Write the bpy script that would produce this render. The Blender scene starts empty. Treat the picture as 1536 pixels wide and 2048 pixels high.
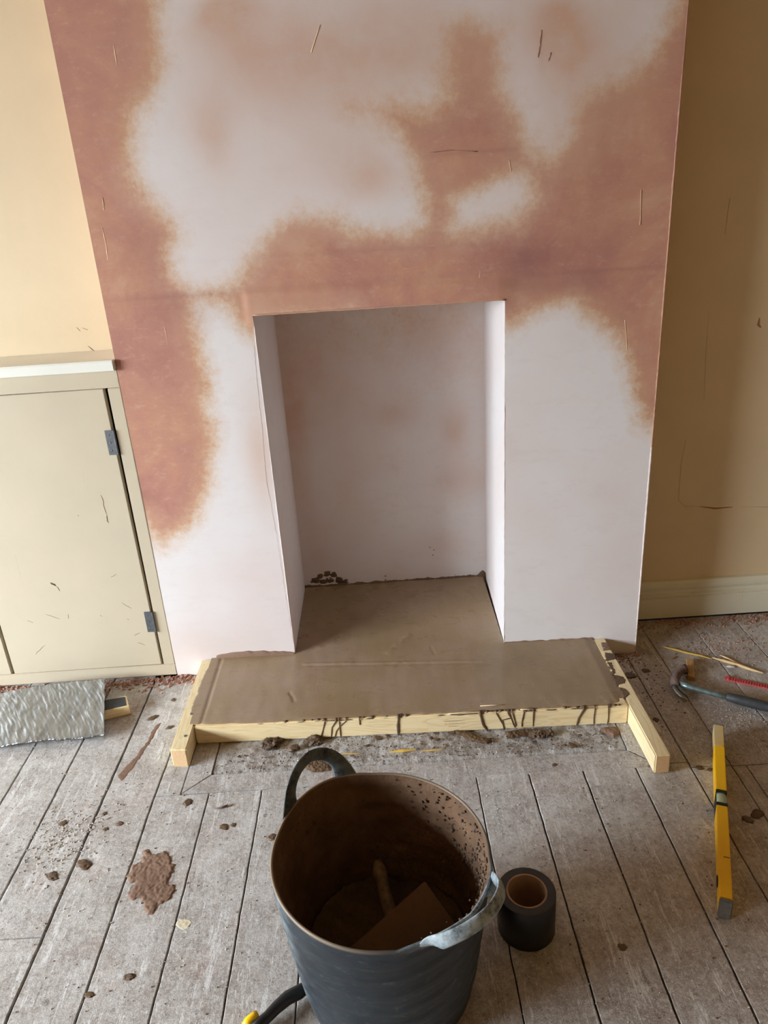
import bpy, bmesh, math, random
import numpy as np
from mathutils import Vector, Matrix, Euler, noise as mnoise
R = math.radians
SC = bpy.context.scene
COL = SC.collection
random.seed(7)
rng = np.random.default_rng(5)

# ------------------------------------------------------------------ camera
F_PX, CAM_H = 1492.0, 1.45
d_ = Vector((232, 3576, F_PX)).normalized()            # world down, in camera axes (x right, y down, z forward)
fw_ = Vector((-40, -623, F_PX)); fw_ = (fw_ - fw_.dot(d_) * d_).normalized()
up_ = -d_
X_ = fw_.cross(up_)
CAMP = Vector((0, 0, CAM_H))
def ray(px, py):
    v = Vector((px - 768, py - 1024, F_PX))
    return Vector((X_.dot(v), fw_.dot(v), up_.dot(v)))
def fl(px, py, z=0.0):                                  # pixel -> point on the horizontal plane z
    r = ray(px, py); return CAMP + r * ((z - CAM_H) / r.z)
def wy(px, py, Y):                                      # pixel -> point on the plane y = Y
    r = ray(px, py); return CAMP + r * (Y / r.y)
cam = bpy.data.cameras.new('camera'); cam_o = bpy.data.objects.new('camera', cam); COL.objects.link(cam_o)
SC.camera = cam_o
cam.sensor_fit = 'HORIZONTAL'; cam.sensor_width = 36.0; cam.lens = F_PX / 1536 * 36.0
cam.clip_start = 0.02; cam.clip_end = 50
rx = Vector((X_.x, fw_.x, up_.x)); ry = Vector((X_.y, fw_.y, up_.y)); rz = Vector((X_.z, fw_.z, up_.z))
m = Matrix((( rx.x, -ry.x, -rz.x), (rx.y, -ry.y, -rz.y), (rx.z, -ry.z, -rz.z)))
cam_o.matrix_world = Matrix.Translation(CAMP) @ m.to_4x4()

# ------------------------------------------------------------------ light and exposure
SC.view_settings.view_transform = 'Standard'; SC.view_settings.look = 'None'
SC.view_settings.gamma = 1.0; SC.view_settings.use_curve_mapping = False
SC.view_settings.exposure = 0.0
w = bpy.data.worlds.new('world'); SC.world = w; w.use_nodes = True
w.node_tree.nodes['Background'].inputs[0].default_value = (0.75, 0.86, 1.0, 1)
w.node_tree.nodes['Background'].inputs[1].default_value = 0.8
def area(name, loc, rot, sx, sy, power, col):
    l = bpy.data.lights.new(name, 'AREA'); l.shape = 'RECTANGLE'; l.size = sx; l.size_y = sy
    l.energy = power; l.color = col
    o = bpy.data.objects.new(name, l); COL.objects.link(o); o.location = loc; o.rotation_euler = rot
    return o
WALL_L, WALL_R, WALL_F, CEIL = -4.0, 2.10, -2.1, 2.62
WIN = dict(y0=-1.15, y1=1.20, z0=0.45, z1=1.84)
# overcast daylight falling through the side window (its normal points into the room and down)
area('window_daylight', (-5.5, -.1, 2.4), (0, R(-64), R(10)), 2.8, 5.4, 3300, (0.82, 0.92, 1.0))

# ------------------------------------------------------------------ material helpers
class NT:
    def __init__(s, name):
        s.m = bpy.data.materials.new(name); s.m.use_nodes = True
        s.t = s.m.node_tree; s.b = s.t.nodes['Principled BSDF']; s.out = s.t.nodes['Material Output']
    def n(s, typ, **kw):
        x = s.t.nodes.new(typ)
        for k, v in kw.items(): setattr(x, k, v)
        return x
    def l(s, a, b): s.t.links.new(a, b)
    def inp(s, node, i, v):
        if hasattr(v, 'is_output') or isinstance(v, bpy.types.NodeSocket): s.l(v, node.inputs[i])
        else: node.inputs[i].default_value = v
    def coord(s, scale=(1, 1, 1), kind='Object', rot=(0, 0, 0)):
        if not hasattr(s, 'tc'): s.tc = s.n('ShaderNodeTexCoord')
        mp = s.n('ShaderNodeMapping'); mp.inputs['Scale'].default_value = scale; mp.inputs['Rotation'].default_value = rot
        if kind == 'World':
            g = s.n('ShaderNodeNewGeometry'); s.l(g.outputs['Position'], mp.inputs[0])
        else: s.l(s.tc.outputs[kind], mp.inputs[0])
        return mp.outputs[0]
    def noise(s, scale, detail=4, rough=.55, vec=None, dist=0):
        x = s.n('ShaderNodeTexNoise'); x.inputs['Scale'].default_value = scale; x.inputs['Detail'].default_value = detail
        x.inputs['Roughness'].default_value = rough; x.inputs['Distortion'].default_value = dist
        if vec is not None: s.l(vec, x.inputs['Vector'])
        return x.outputs['Fac']
    def vor(s, scale, vec=None, feature='F1'):
        x = s.n('ShaderNodeTexVoronoi', feature=feature); x.inputs['Scale'].default_value = scale
        if vec is not None: s.l(vec, x.inputs['Vector'])
        return x.outputs['Distance']
    def math(s, op, a, b=0.0, clamp=False):
        x = s.n('ShaderNodeMath', operation=op, use_clamp=clamp); s.inp(x, 0, a); s.inp(x, 1, b); return x.outputs[0]
    def rng(s, v, a, b, c=0., d=1.):
        x = s.n('ShaderNodeMapRange'); s.inp(x, 0, v); x.inputs[1].default_value = a; x.inputs[2].default_value = b
        x.inputs[3].default_value = c; x.inputs[4].default_value = d; return x.outputs[0]
    def ramp(s, v, stops, interp='LINEAR'):
        x = s.n('ShaderNodeValToRGB'); x.color_ramp.interpolation = interp
        e = x.color_ramp.elements
        while len(e) > 1: e.remove(e[0])
        e[0].position = stops[0][0]; e[0].color = (*stops[0][1], 1)
        for p, c in stops[1:]:
            q = e.new(p); q.color = (*c, 1)
        s.l(v, x.inputs[0]); return x.outputs[0]
    def mix(s, fac, a, b, mode='MIX'):
        x = s.n('ShaderNodeMix', data_type='RGBA', blend_type=mode)
        s.inp(x, 0, fac)
        for i, v in ((6, a), (7, b)):
            if isinstance(v, tuple): x.inputs[i].default_value = (*v, 1)
            else: s.l(v, x.inputs[i])
        return x.outputs[2]
    def attr(s, name, out='Fac'):
        x = s.n('ShaderNodeAttribute', attribute_name=name); return x.outputs[out]
    def rand(s): return s.n('ShaderNodeObjectInfo').outputs['Random']
    def bump(s, h, strength=.5, dist=.002, prev=None):
        x = s.n('ShaderNodeBump'); x.inputs['Strength'].default_value = strength; x.inputs['Distance'].default_value = dist
        s.l(h, x.inputs['Height'])
        if prev is not None: s.l(prev, x.inputs['Normal'])
        s.l(x.outputs[0], s.b.inputs['Normal']); return x.outputs[0]
    def col(s, c):
        s.inp(s.b, 'Base Color', (*c, 1) if isinstance(c, tuple) else c)
    def rough(s, v): s.inp(s.b, 'Roughness', v)
def lin(r, g, b):                                       # 0-255 display colour -> linear
    return tuple((v / 255 / 12.92) if v < 10.3 else (((v / 255) + .055) / 1.055) ** 2.4 for v in (r, g, b))
def simple(name, c, rough=.6, metal=0, var=.12, ns=40, bump=.15, bd=.001):
    k = NT(name); v = k.noise(ns, 4, .6, k.coord())
    f = k.ramp(v, [(.3, tuple(x * (1 - var) for x in c)), (.7, tuple(min(1, x * (1 + var)) for x in c))])
    k.col(f); k.rough(rough); k.b.inputs['Metallic'].default_value = metal
    k.bump(v, bump, bd); return k.m

# ---- plaster: attribute 'damp' is a signed distance (metres) into the still-wet areas, 'tone' soft pink staining
k = NT('drying_pink_plaster'); co = k.coord(kind='World')
n1 = k.noise(9, 5, .6, co); n2 = k.noise(55, 6, .7, co); n3 = k.noise(3.0, 3, .5, co)
sd = k.math('ADD', k.attr('damp'), k.math('MULTIPLY', k.math('SUBTRACT', n1, .5), .085))
sd = k.math('ADD', sd, k.math('MULTIPLY', k.math('SUBTRACT', n2, .5), .075))
v = k.rng(sd, -.042, .095)
DRY, DRY2 = lin(224, 212, 206), lin(230, 221, 217)
base = k.ramp(v, [(0, lin(226, 219, 218)), (.20, lin(222, 207, 198)), (.36, lin(212, 182, 158)), (.50, lin(199, 154, 124)), (.66, lin(192, 142, 117)), (1, lin(186, 134, 114))])
mott = k.noise(4.5, 6, .68, co, dist=.4); mott2 = k.noise(28, 6, .8, k.coord((1, 1, 1.8), 'World'))
wetv = k.ramp(mott, [(.30, lin(168, 116, 102)), (.44, lin(184, 130, 114)), (.55, lin(194, 142, 116)), (.68, lin(203, 159, 132))])
wetv = k.mix(k.rng(mott2, .54, .72, 0, .55), wetv, lin(214, 176, 150))
wetv = k.mix(k.rng(mott2, .30, .42, .35, 0), wetv, lin(160, 108, 88))
base = k.mix(k.rng(v, .5, .95, 0, .85), base, wetv)
base = k.mix(k.attr('dark'), base, lin(140, 90, 88))
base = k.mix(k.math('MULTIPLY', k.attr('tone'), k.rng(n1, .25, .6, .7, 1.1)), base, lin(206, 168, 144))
dryness = k.math('SUBTRACT', 1, v, True)
pinkv = k.rng(n3, .44, .66, 0, .35)
base = k.mix(k.math('MULTIPLY', pinkv, dryness), base, lin(220, 196, 188))
cloud = k.rng(k.noise(13, 5, .7, k.coord((1, 1, 2.2), 'World', (0, .3, 0))), .52, .74, 0, .35)
base = k.mix(k.math('MULTIPLY', cloud, dryness), base, lin(212, 200, 196))
lines_ = k.rng(k.noise(30, 5, .8, k.coord((.22, 1, 2.6), 'World', (0, -.12, 0))), .66, .72, 0, .32)
base = k.mix(lines_, base, lin(226, 198, 172))
lines2 = k.rng(k.noise(26, 5, .8, k.coord((2.4, 1, .25), 'World', (0, .5, 0))), .69, .74, 0, .30)
base = k.mix(lines2, base, lin(228, 200, 176))
specks = k.rng(k.vor(48, k.coord((1, 1, 1.6), 'World')), .03, .09, 1, 0); sg = k.rng(k.noise(11, 3, .6, k.coord(kind='World', rot=(1, 0, 0))), .56, .64)
base = k.mix(k.math('MULTIPLY', k.math('MULTIPLY', specks, sg), .45), base, lin(228, 194, 160))
k.col(base); k.rough(.82)
sn = k.noise(12, 5, .65, k.coord((1, 1, 9), 'World'))
k.bump(sn, .12, .002, k.bump(n2, .14, .0012, k.bump(mott, .3, .004)))
M_PLASTER = k.m

def painted(name, c, dark, rough=.55):
    k = NT(name); co = k.coord(kind='World'); a = k.noise(5, 4, .6, co); b = k.noise(120, 4, .7, co)
    s_ = k.rng(k.noise(38, 6, .8, co), .70, .76)
    base = k.ramp(a, [(.3, tuple(x * .93 for x in c)), (.7, c)])
    base = k.mix(k.math('MULTIPLY', s_, .55), base, dark)
    streak = k.rng(k.noise(22, 5, .8, k.coord((1, 1, .12), 'World')), .66, .74, 0, .25)
    base = k.mix(streak, base, dark)
    k.col(base); k.rough(rough); k.bump(b, .12, .0012); return k.m
M_WALL = painted('cream_wall_paint', lin(232, 210, 174), lin(205, 182, 140), .6)
M_JOIN = painted('scuffed_cream_gloss_paint', lin(203, 189, 165), lin(128, 104, 82), .38)
M_LEDGE = painted('white_gloss_paint', lin(238, 236, 226), lin(190, 170, 140), .35)
M_SKIRT = painted('greyed_cream_paint', lin(232, 228, 206), lin(110, 90, 72), .4)
M_CEIL = painted('ceiling_paint', lin(158, 128, 84), lin(120, 96, 66), .8)
M_BARE = painted('bare_old_plaster', lin(146, 116, 72), lin(110, 88, 58), .8)

# ---- floor
def floor_mat(name, concrete=False):
    k = NT(name); co = k.coord(kind='World')
    big = k.noise(1.7, 4, .6, co); mid = k.noise(9, 5, .65, co); fine = k.noise(140, 4, .75, co)
    grain = k.noise(14, 6, .7, k.coord((5, .45, 1), 'World'))
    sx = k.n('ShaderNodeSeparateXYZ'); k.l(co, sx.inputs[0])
    blot = k.noise(34, 6, .8, co, dist=.3); blot2 = k.noise(75, 5, .8, k.coord(kind='World', rot=(0, 0, .8))); tiny = k.noise(420, 3, .7, co)
    base = k.ramp(mid, [(.28, lin(158, 148, 142)), (.45, lin(182, 176, 171)), (.58, lin(198, 194, 190)), (.72, lin(214, 211, 208))])
    dirt_shade = k.math('ADD', k.rng(big, .46, .70, 0, .5), k.rng(sx.outputs[0], .45, 1.3, 0, .34), True)
    near = k.math('MULTIPLY', k.rng(sx.outputs[1], 1.25, .75, 0, .55), k.rng(sx.outputs[0], -.1, .4, 0, 1))  # near right boards: brown dirt plus shade painted into the colour
    dirt_shade = k.math('ADD', k.math('ADD', dirt_shade, near), k.rng(sx.outputs[1], 1.35, .95, 0, .42), True)  # last term paints light falloff: all boards darken towards the camera
    base = k.mix(k.math('MULTIPLY', dirt_shade, .75), base, lin(150, 132, 118))
    pink = k.rng(k.noise(6, 5, .7, k.coord(kind='World', rot=(0, 0, 1))), .53, .68, 0, .42)
    base = k.mix(pink, base, lin(178, 150, 140))
    base = k.mix(k.rng(blot, .51, .66, 0, .55), base, lin(216, 214, 212))
    base = k.mix(k.rng(blot, .35, .48, .50, 0), base, lin(128, 114, 104))
    base = k.mix(k.rng(blot2, .54, .63, 0, .60), base, lin(222, 220, 218))
    base = k.mix(k.rng(blot2, .36, .45, .42, 0), base, lin(110, 96, 86))
    if not concrete:
        base = k.mix(k.rng(grain, .50, .72, 0, .38), base, lin(126, 112, 102))
        for rt, sc4, th in ((.6, (1, .15, 1), .595), (-.5, (1, .12, 1), .61), (1.9, (1, .10, 1), .60), (1.2, (1.6, .12, 1), .61)):
            scr = k.rng(k.noise(26, 5, .82, k.coord(sc4, 'World', (0, 0, rt))), th, th + .035, 0, .7)
            base = k.mix(scr, base, lin(228, 226, 224))
        crk = k.rng(k.noise(20, 6, .8, k.coord((3.2, .22, 1), 'World')), .36, .39, .6, 0)
        base = k.mix(crk, base, lin(84, 72, 64))
        base = k.mix(k.math('MULTIPLY', k.math('SUBTRACT', k.rand(), .5), .35, True), base, lin(118, 104, 96))
    else:
        base = k.mix(.3, base, lin(150, 140, 130))
    for sc5, rt, th0, colr, am in ((60, 0, .52, lin(230, 227, 223), .8), (95, 1.1, .50, lin(226, 222, 216), .7), (37, .5, .57, lin(84, 72, 62), .8), (80, 2.2, .54, lin(76, 64, 56), .7), (13, 3.0, .50, lin(92, 78, 68), .75)):
        spk = k.rng(k.vor(sc5, k.coord((1, .8, 1), 'World', (0, 0, rt))), .08, .20 if sc5 > 20 else .11, 1, 0)
        gate = k.rng(k.noise(7, 3, .6, k.coord(kind='World', rot=(0, 0, rt + 2))), th0, th0 + .09)
        base = k.mix(k.math('MULTIPLY', k.math('MULTIPLY', spk, gate), am), base, colr)
    fr = k.rng(fine, .53, .66, 0, .45); base = k.mix(fr, base, lin(208, 204, 200))
    fd = k.rng(fine, .36, .47, .38, 0); base = k.mix(fd, base, lin(110, 98, 90))
    base = k.mix(k.rng(tiny, .53, .64, 0, .45), base, lin(220, 216, 212)); base = k.mix(k.rng(tiny, .36, .46, .32, 0), base, lin(96, 84, 76))
    k.col(base); k.rough(k.rng(mid, .3, .7, .85, .62))
    b1 = k.bump(blot, .45, .003, k.bump(mid, .35, .003)); b2 = k.bump(fine, .5 if not concrete else 1.0, .0015 if not concrete else .004, b1)
    if not concrete: k.bump(grain, .25, .002, b2)
    return k.m
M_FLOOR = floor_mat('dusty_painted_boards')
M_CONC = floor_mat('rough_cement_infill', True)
M_DARK = simple('dark_void', (.010, .008, .007), .9)

def wood(name, c1, c2, axis='x', rough=.55, scale=1.0, dirt_shade=None):
    k = NT(name)
    sc = {'x': (1.1, 9, 9), 'y': (9, 1.1, 9), 'z': (9, 9, 1.1)}[axis]
    vec = k.coord(tuple(q * scale for q in sc))
    rings = k.noise(1.6, 3, .5, vec, dist=.25)
    fr_ = k.math('FRACT', k.math('MULTIPLY', rings, 17))
    line = k.math('MULTIPLY', k.rng(fr_, .55, .92), k.rng(fr_, .92, 1.0, 1, 0))
    f = k.noise(9, 5, .7, vec)
    base = k.mix(k.math('MULTIPLY', line, .55), c1, c2)
    base = k.mix(k.rng(f, .42, .75, 0, .35), base, c2)
    if dirt_shade: base = k.mix(k.rng(k.noise(60, 4, .7, k.coord()), .64, .72, 0, .7), base, dirt_shade)
    k.col(base); k.rough(rough); k.bump(f, .2, .0008); return k.m
M_PINE = wood('fresh_pine_x', lin(238, 216, 172), lin(214, 178, 122), 'x')
M_PINEY = wood('fresh_pine_y', lin(238, 220, 178), lin(216, 184, 128), 'y', dirt_shade=lin(150, 120, 80))
M_PINEEND = wood('pine_end_grain', lin(222, 186, 142), lin(190, 146, 104), 'y', .7, 2.5)
M_OLDWOOD = wood('old_wood', lin(190, 150, 100), lin(140, 104, 66), 'y', .7, 2)

def mortar(name, a, b, rough, fs=160, bs=.6, bd=.0015, spec=.5):
    k = NT(name); co = k.coord(kind='World'); n = k.noise(6, 4, .6, co); f = k.noise(fs, 4, .7, co)
    base = k.ramp(n, [(.3, a), (.7, b)])
    base = k.mix(k.rng(f, .3, .5, .35, 0), base, tuple(x * .6 for x in a))
    k.col(base); k.rough(rough); k.bump(f, bs, bd)
    k.b.inputs['Specular IOR Level'].default_value = spec; return k.m
k = NT('wet_trowelled_screed'); co = k.coord(kind='World')
n = k.noise(3.2, 4, .6, co); f = k.noise(170, 4, .7, co); s_ = k.noise(9, 3, .6, k.coord((1, 1.6, 1), 'World'))
s2 = k.noise(34, 4, .6, k.coord((3.2, .5, 1), 'World'))
base = k.ramp(n, [(.32, lin(140, 117, 87)), (.5, lin(150, 127, 98)), (.68, lin(160, 136, 116))])
base = k.mix(k.rng(f, .3, .5, .2, 0), base, lin(100, 78, 56))
k.col(base); k.rough(k.rng(s_, .3, .7, .22, .42)); k.bump(s2, .14, .0015, k.bump(f, .25, .0006, k.bump(s_, .10, .002)))
M_SCREED = k.m
M_MUD = mortar('wet_mortar', lin(84, 62, 42), lin(108, 84, 60), .5)
M_MUDDRY = mortar('drying_mortar', lin(120, 92, 74), lin(142, 112, 92), .8)
M_LUMP = mortar('crumbly_mortar', lin(84, 66, 50), lin(116, 94, 76), .85, 120, 1, .003)
M_BRICK = mortar('brick_dust', lin(150, 104, 88), lin(184, 146, 130), .9, 90, 1, .002)
M_DUST = mortar('plaster_crumbs', lin(176, 166, 156), lin(214, 208, 200), .9, 90, .6, .001)
k = NT('scuffed_black_rubber'); co = k.coord()
a = k.noise(9, 5, .7, co); sc_ = k.noise(26, 6, .85, k.coord((1, 1, 2.4)), dist=1.0); rr = k.noise(16, 5, .75, co)
base = k.ramp(a, [(.3, lin(22, 27, 32)), (.7, lin(42, 50, 57))])
base = k.mix(k.rng(sc_, .56, .69, 0, .5), base, lin(118, 130, 140))
base = k.mix(k.math('MULTIPLY', k.attr('scuff'), k.rng(rr, .36, .56)), base, lin(172, 184, 190))
base = k.mix(k.math('MULTIPLY', k.attr('mud'), 1), base, lin(150, 130, 108))
k.col(base); k.rough(.5); k.bump(sc_, .3, .001); M_RUB = k.m
k = NT('mortar_coated_inner_wall'); co = k.coord(); a = k.noise(7, 5, .7, co); f = k.noise(70, 5, .75, co); p = k.rng(k.vor(75, co), .05, .22, 1, 0)
g = k.rng(k.noise(9, 4, .6, k.coord(rot=(0, 0, 1))), .45, .6)
base = k.ramp(a, [(.3, lin(84, 60, 42)), (.5, lin(112, 82, 58)), (.7, lin(130, 102, 78))])
base = k.mix(k.math('MULTIPLY', k.math('MULTIPLY', p, g), .9), base, lin(58, 40, 28))
k.col(base); k.rough(.8)
k.bump(f, 1, .004, k.bump(a, .6, .006)); M_COAT = k.m
M_TAPE = simple('black_tape', lin(22, 22, 24), .42, var=.1, bump=.05)
k = NT('black_tape_edge'); co = k.coord(); wv = k.noise(60, 3, .6, co)
k.col(k.ramp(wv, [(.3, lin(44, 41, 40)), (.7, lin(58, 55, 52))])); k.rough(.5); M_TAPEE = k.m
M_CARD = simple('cardboard_core', lin(176, 146, 122), .85)
M_STEEL = simple('worn_steel', lin(150, 150, 150), .38, .9, .25, 60, .2)
M_DSTEEL = simple('dark_hinge_steel', lin(112, 116, 120), .45, .7, .2, 80, .2)
M_RUST = simple('mortar_caked_steel', lin(120, 100, 92), .8, .2, .5, 200, 1, .003)
M_HNECK = simple('scuffed_teal_steel', lin(112, 128, 128), .35, .6, .35, 70, .2)
M_GRIP = simple('dark_rubber_grip', lin(52, 54, 56), .6, 0, .3, 90, .4)
k = NT('worn_yellow_paint'); co = k.coord(); a = k.noise(35, 6, .8, co)
k.col(k.mix(k.rng(a, .62, .68, 0, .8), lin(255, 200, 22), lin(226, 200, 130))); k.rough(.4); M_YEL = k.m
k = NT('dusty_yellow_paint'); co = k.coord(); a = k.noise(35, 6, .8, co)
k.col(k.mix(k.rng(a, .4, .6, .3, 1), lin(226, 180, 60), lin(206, 190, 150))); k.rough(.6); M_YELD = k.m
M_CAP = simple('grey_plastic_cap', lin(112, 110, 106), .5, 0, .3, 120, .3)
M_BLACK = simple('black_plastic', lin(28, 28, 30), .4)
k = NT('green_spirit_vial'); k.col(lin(214, 230, 196)); k.rough(.08); k.b.inputs['Transmission Weight'].default_value = .4; M_VIAL = k.m
M_RED = simple('pink_red_plastic', lin(206, 88, 92), .5, 0, .2, 60, .4)
k = NT('crinkled_foil'); co = k.coord((1.6, .28, 1)); a = k.noise(40, 5, .75, co, dist=.6); b = k.noise(60, 4, .8, k.coord((.6, 1, 1)))
k.col(k.ramp(a, [(.3, lin(134, 137, 141)), (.7, lin(186, 189, 193))])); k.b.inputs['Metallic'].default_value = .85; k.rough(.27)
k.bump(a, .4, .003, k.bump(b, .2, .002)); M_FOIL = k.m
M_FOAM = simple('foam_edge', lin(70, 72, 76), .9)
M_INK = simple('grey_ink', lin(176, 150, 118), .8)
M_BLACKP = simple('black_painted_face', lin(48, 50, 54), .6, 0, .4, 60, .2)
M_PALE = simple('cream_paint_drip', lin(216, 204, 176), .5)
M_BOARD = mortar('muddy_float_board', lin(92, 66, 42), lin(110, 82, 54), .6, 90, .2, .0006)
M_HWOOD = simple('muddy_wood_handle', lin(122, 104, 84), .75, 0, .4, 60, .4)
M_SPLINT = simple('pale_splinter_wood', lin(214, 180, 132), .7)
M_SPLINTY = simple('yellow_splinter_wood', lin(214, 176, 84), .7)

# ------------------------------------------------------------------ mesh helpers
def link(name, me, mat=None, parent=None):
    o = bpy.data.objects.new(name, me); COL.objects.link(o)
    if mat is not None:
        for mm in (mat if isinstance(mat, (list, tuple)) else [mat]): me.materials.append(mm)
    if parent is not None: o.parent = parent
    return o
def frombm(name, bm, mat, parent=None, smooth=False, bevel=0, bseg=2):
    if bevel: bmesh.ops.bevel(bm, geom=list(bm.edges), offset=bevel, segments=bseg, affect='EDGES', clamp_overlap=True)
    bmesh.ops.recalc_face_normals(bm, faces=bm.faces)
    me = bpy.data.meshes.new(name); bm.to_mesh(me); bm.free()
    if smooth:
        for p in me.polygons: p.use_smooth = True
    return link(name, me, mat, parent)
def box_bm(x0, x1, y0, y1, z0, z1, bm=None):
    bm = bm or bmesh.new()
    vs = [bm.verts.new(p) for p in ((x0, y0, z0), (x1, y0, z0), (x1, y1, z0), (x0, y1, z0), (x0, y0, z1), (x1, y0, z1), (x1, y1, z1), (x0, y1, z1))]
    for f in ((0, 3, 2, 1), (4, 5, 6, 7), (0, 1, 5, 4), (1, 2, 6, 5), (2, 3, 7, 6), (3, 0, 4, 7)): bm.faces.new([vs[i] for i in f])
    return bm
def box(name, x0, x1, y0, y1, z0, z1, mat, parent=None, bevel=.002):
    return frombm(name, box_bm(x0, x1, y0, y1, z0, z1), mat, parent, bevel=bevel)
def quadbox(name, p0, p1, q0, q1, z0, z1, mat, parent=None, bevel=.002, segs=1, jit=0):
    """prism with plan corners p0(left,start) p1(right,start) q0(left,end) q1(right,end)"""
    bm = bmesh.new(); P = [p0, p1, q1, q0]
    lo = [bm.verts.new((*p, z0)) for p in P]; hi = [bm.verts.new((*p, z1)) for p in P]
    bm.faces.new(lo[::-1]); bm.faces.new(hi)
    for i in range(4): bm.faces.new((lo[i], lo[(i + 1) % 4], hi[(i + 1) % 4], hi[i]))
    return frombm(name, bm, mat, parent, bevel=bevel)
def prism_bm(pts, z0, z1, bm=None):
    bm = bm or bmesh.new()
    lo = [bm.verts.new((p[0], p[1], z0)) for p in pts]; hi = [bm.verts.new((p[0], p[1], z1)) for p in pts]
    bm.faces.new(lo[::-1]); bm.faces.new(hi); n = len(pts)
    for i in range(n): bm.faces.new((lo[i], lo[(i + 1) % n], hi[(i + 1) % n], hi[i]))
    return bm
def sweep_bm(path, rw, rt, normals=None, seg=10, bm=None, caps=True):
    """tube along path; rw/rt lists: half width (along side) and half thickness (along normal)"""
    bm = bm or bmesh.new(); rings = []; n = len(path)
    for i, p in enumerate(path):
        t = (path[min(i + 1, n - 1)] - path[max(i - 1, 0)]).normalized()
        nv = normals[i] if normals else Vector((0, 0, 1))
        nv = (nv - nv.dot(t) * t).normalized(); s = t.cross(nv)
        a, b = (rw[i] if isinstance(rw, list) else rw), (rt[i] if isinstance(rt, list) else rt)
        rings.append([bm.verts.new(p + s * (a * math.cos(2 * math.pi * j / seg)) + nv * (b * math.sin(2 * math.pi * j / seg))) for j in range(seg)])
    for r0, r1 in zip(rings, rings[1:]):
        for j in range(seg): bm.faces.new((r0[j], r0[(j + 1) % seg], r1[(j + 1) % seg], r1[j]))
    if caps: bm.faces.new(rings[0][::-1]); bm.faces.new(rings[-1])
    return bm
def lathe_bm(profile, seg=64, closed=False, bm=None):
    bm = bm or bmesh.new(); rings = []
    for r, z in profile:
        if r < 1e-6: rings.append([bm.verts.new((0, 0, z))])
        else: rings.append([bm.verts.new((r * math.cos(2 * math.pi * j / seg), r * math.sin(2 * math.pi * j / seg), z)) for j in range(seg)])
    pairs = list(zip(rings, rings[1:])) + ([(rings[-1], rings[0])] if closed else [])
    for a, b in pairs:
        for j in range(seg):
            j2 = (j + 1) % seg
            if len(a) == 1: bm.faces.new((a[0], b[j], b[j2]))
            elif len(b) == 1: bm.faces.new((a[j], b[0], a[j2]))
            else: bm.faces.new((a[j], a[j2], b[j2], b[j]))
    return bm
def tag(o, label, cat, group=None, kind=None):
    o['label'] = label; o['category'] = cat
    if group: o['group'] = group
    if kind: o['kind'] = kind
    return o
def struct(o): o['kind'] = 'structure'; return o
def thing(name, label, cat, loc=(0, 0, 0), rotz=0, group=None):
    o = bpy.data.objects.new(name, None); COL.objects.link(o); o.location = loc; o.rotation_euler = (0, 0, rotz)
    o.empty_display_size = .05
    return tag(o, label, cat, group)
def grid_mesh(name, us, vs, fn, mat, parent=None, keep=None, smooth=True):
    """vertex grid from numpy fn(U,V)->(N,3)"""
    U, V = np.meshgrid(us, vs); P = fn(U.ravel(), V.ravel())
    nu, nv = len(us), len(vs)
    i = np.arange(nu * nv).reshape(nv, nu)
    q = np.stack([i[:-1, :-1], i[:-1, 1:], i[1:, 1:], i[1:, :-1]], -1).reshape(-1, 4)
    if keep is not None:
        uc = (us[:-1] + us[1:]) / 2; vc = (vs[:-1] + vs[1:]) / 2
        UC, VC = np.meshgrid(uc, vc); q = q[keep(UC, VC).ravel()]
    used = np.unique(q); mp = -np.ones(nu * nv, int); mp[used] = np.arange(len(used))
    P = P[used]; q = mp[q]
    me = bpy.data.meshes.new(name); me.from_pydata(P.tolist(), [], q.tolist())
    if smooth: me.polygons.foreach_set('use_smooth', np.ones(len(q), bool))
    o = link(name, me, mat, parent); return o, P
def npnoise(x, y, z=0.0, seed=0):
    return np.array([mnoise.noise(Vector((a, b, z + seed * 13.7))) for a, b in zip(x, y)])
def setattr_f(me, name, arr):
    a = me.attributes.new(name, 'FLOAT', 'POINT'); a.data.foreach_set('value', np.asarray(arr, dtype=np.float32))
def sdf(px, pz, poly):
    """signed distance, positive inside"""
    P = np.asarray(poly, float); n = len(P); d = np.full(px.shape, 1e9); ins = np.zeros(px.shape, bool)
    for i in range(n):
        a, b = P[i], P[(i + 1) % n]; e = b - a; L = e @ e + 1e-12
        t = np.clip(((px - a[0]) * e[0] + (pz - a[1]) * e[1]) / L, 0, 1)
        d = np.minimum(d, np.hypot(px - a[0] - t * e[0], pz - a[1] - t * e[1]))
        c = ((a[1] > pz) != (b[1] > pz)) & (px < (b[0] - a[0]) * (pz - a[1]) / (b[1] - a[1] + 1e-12) + a[0])
        ins ^= c
    return np.where(ins, d, -d)

# ------------------------------------------------------------------ structure: room shell
def yb(x): return 2.133 - 0.0225 * x                      # chimney breast front plane
YALC = 2.325                                              # alcove back walls
BL, BR = -.738, .812                                      # breast edges
OL, OR_, OTOP = -.330, .372, 1.178                        # opening
YBACK = 2.60; SLAB = .060
bm = bmesh.new()
t_ = .22; x0, x1 = WALL_L - t_, WALL_L
box_bm(x0, x1, WALL_F, WIN['y0'], 0, CEIL, bm); box_bm(x0, x1, WIN['y1'], 2.9, 0, CEIL, bm)
box_bm(x0, x1, WIN['y0'], WIN['y1'], 0, WIN['z0'], bm); box_bm(x0, x1, WIN['y0'], WIN['y1'], WIN['z1'], CEIL, bm)
struct(frombm('wall_left', bm, M_BARE))
win = struct(box('window_1', x0 + .05, x0 + .09, WIN['y0'], WIN['y0'] + .05, WIN['z0'], WIN['z1'], M_LEDGE))
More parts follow.
